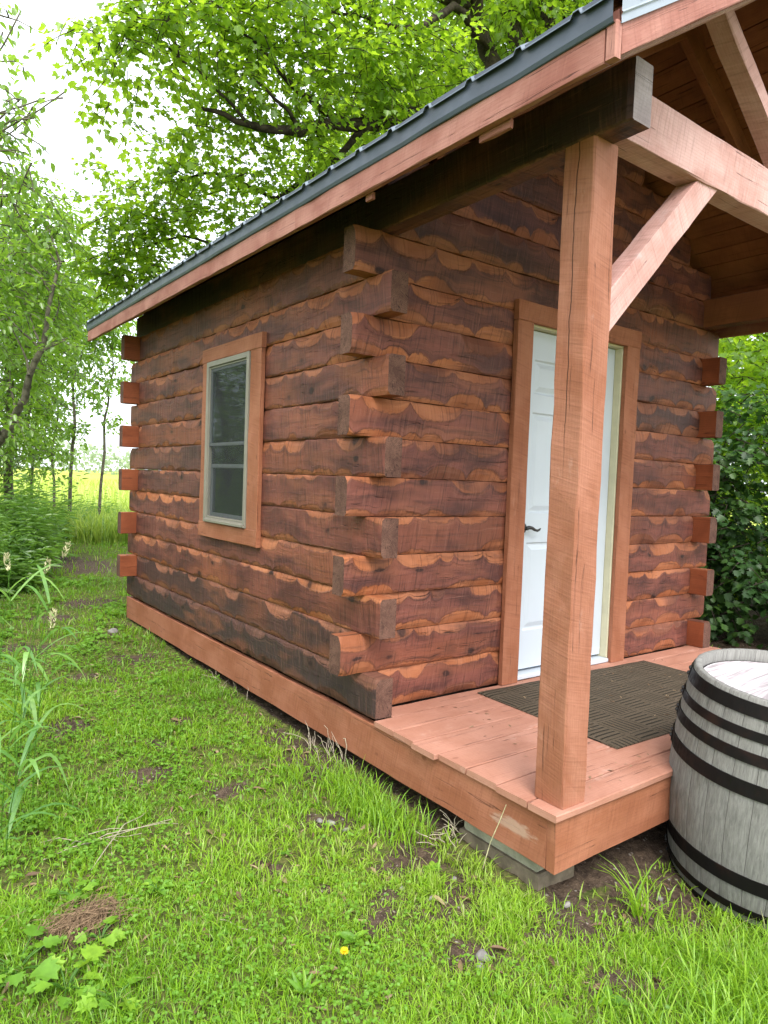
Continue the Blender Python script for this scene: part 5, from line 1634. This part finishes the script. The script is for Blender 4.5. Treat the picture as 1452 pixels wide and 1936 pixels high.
# ---------------- tall reed grass at the left
def reed(x, y, h, lean, nl, head, label, seed, bw=.011):
    rg = np.random.default_rng(seed)
    z = float(ground_z(x, y)); t = np.array([x, y, z])
    o = thing('reed_grass', tuple(t), label, 'tall grass', 'tall reed grass stalks by the path')
    top = t + np.array([lean[0], lean[1], h])
    tt = np.linspace(0, 1, 8)[:, None]
    q = t + tt * np.array([0, 0, h]) + tt ** 2 * np.array([lean[0], lean[1], 0])
    tubes_obj('stalk', [(q, np.linspace(.0028, .0012, 8))], 'clover', o, 5)
    vs = []; fs = []; rn2 = []
    for k in range(nl):
        i = rg.uniform(.15, .85); p0_ = t + i * np.array([0, 0, h]) + i ** 2 * np.array([lean[0], lean[1], 0])
        a_ = rg.uniform(0, 6.28); ln = rg.uniform(.22, .42); drop = rg.uniform(.3, 1.1)
        side = np.array([-math.sin(a_), math.cos(a_), 0]); dr_ = np.array([math.cos(a_), math.sin(a_), 0])
        base_ = len(vs); ns = 7; r1_ = rg.random()
        for s in range(ns + 1):
            w = s / ns; wd = bw * (math.sin(math.pi * min(1, .12 + w * .88)) ** .7) * .5 + .0006
            c_ = p0_ + dr_ * ln * w * .75 + np.array([0, 0, ln * (w * .85 - drop * w ** 2.2)])
            vs += [c_ - side * wd, c_ + side * wd]; rn2 += [r1_, r1_]
            if s: fs.append([base_ + 2 * s - 2, base_ + 2 * s - 1, base_ + 2 * s + 1, base_ + 2 * s])
    bulk('blades', np.array(vs), [np.array(fs)], ['reed'], {'rnd': np.array(rn2)}, o)
    if head:
        d_ = unit(q[-1] - q[-2]); n_ = 60
        tpos = rg.random(n_) ; an_ = rg.uniform(0, 6.28, n_)
        P = q[-1] + d_ * (tpos * .085)[:, None] + np.stack([np.cos(an_), np.sin(an_), 0 * an_], 1) * (.009 * np.sin(np.pi * (tpos * .8 + .15)))[:, None]
        D = d_ + .6 * np.stack([np.cos(an_), np.sin(an_), 0 * an_], 1)
        lv = leaves('lance', P, D, rg.normal(size=(n_, 3)), rg.uniform(.010, .022, n_), rg.random(n_), .1)
        V, polys, R_ = merge([lv]); bulk('seed_head', V, polys, ['seed'], {'rnd': R_}, o)


for i, (px, dep, ht_px, lean_px, nl, head, lab) in enumerate([
        (62, 3.6, 1055, 58, 5, True, 'tallest seeding reed stalk leaning right at the left of the path'),
        (35, 3.4, 1080, -20, 7, True, 'reed stalk with pale seed head nearest the left edge'),
        (58, 3.8, 1085, 28, 4, True, 'short seeding stalk between the two taller ones'),
        (70, 3.0, 1190, 26, 5, True, 'lower reed stalk whose seed head droops over the path'),
        (-5, 3.2, 1040, 30, 6, False, 'broad reed blades crossing the left edge without a seed head'),
        (35, 2.9, 1140, 40, 8, False, 'bright reed blades arching right near the left edge'),
        (10, 2.7, 1250, 40, 8, False, 'lowest reed tuft spreading flat blades at the left edge'),
        (45, 3.5, 1180, 50, 7, False, 'thin reed tuft behind the bright arching blades'),
        (-20, 2.3, 1480, 20, 6, False, 'near grass tuft at the left edge above the corner weed'),
        (60, 3.3, 1230, 60, 7, False, 'short reed blades bending over the clover'),
        (20, 2.6, 1400, 40, 8, False, 'pale reed tuft halfway down the left edge')]):
    g_ = gpt(px, dep); tp = at(px + lean_px, ht_px, dep)
    reed(g_[0], g_[1], max(.15, tp[2] - g_[2]), (tp[0] - g_[0], tp[1] - g_[1]), nl, head, lab, 500 + i, .018)

# ================================================================== LIGHT
world = bpy.data.worlds.new('World'); sc.world = world
world.use_nodes = True
wt = world.node_tree
bg = wt.nodes['Background']
sky = wt.nodes.new('ShaderNodeTexSky'); sky.sky_type = 'NISHITA'; sky.sun_disc = False
SUN_EL, SUN_AZ = math.radians(52), math.radians(205)     # azimuth of the sun from +Y, clockwise
sky.sun_elevation = SUN_EL; sky.sun_rotation = SUN_AZ
sky.air_density = 1.0; sky.dust_density = 4.0; sky.ozone_density = 1.0
hs = wt.nodes.new('ShaderNodeHueSaturation'); hs.inputs['Saturation'].default_value = 0.40
ov = wt.nodes.new('ShaderNodeMix'); ov.data_type = 'RGBA'      # thin bright overcast over the sky
ov.inputs[0].default_value = 0.75; ov.inputs[7].default_value = (5.2, 5.5, 5.9, 1)
wt.links.new(sky.outputs[0], hs.inputs['Color']); wt.links.new(hs.outputs[0], ov.inputs[6]); wt.links.new(ov.outputs[2], bg.inputs['Color'])
bg.inputs['Strength'].default_value = 0.15
sun = bpy.data.lights.new('sun', 'SUN'); sun.energy = 1.0; sun.angle = math.radians(25); sun.color = (1.0, .95, .87)
so = link('sun', sun)
sd = Vector((math.sin(SUN_AZ) * math.cos(SUN_EL), math.cos(SUN_AZ) * math.cos(SUN_EL), math.sin(SUN_EL)))
so.rotation_euler = sd.to_track_quat('Z', 'Y').to_euler()
sc.view_settings.view_transform = 'Standard'
sc.view_settings.look = 'None'
sc.view_settings.exposure = 1.8
sc.view_settings.gamma = 1.0
sc.render.engine = 'CYCLES'
sc.cycles.max_bounces = 8
sc.cycles.diffuse_bounces = 4
sc.cycles.transparent_max_bounces = 16
sc.cycles.use_denoising = True
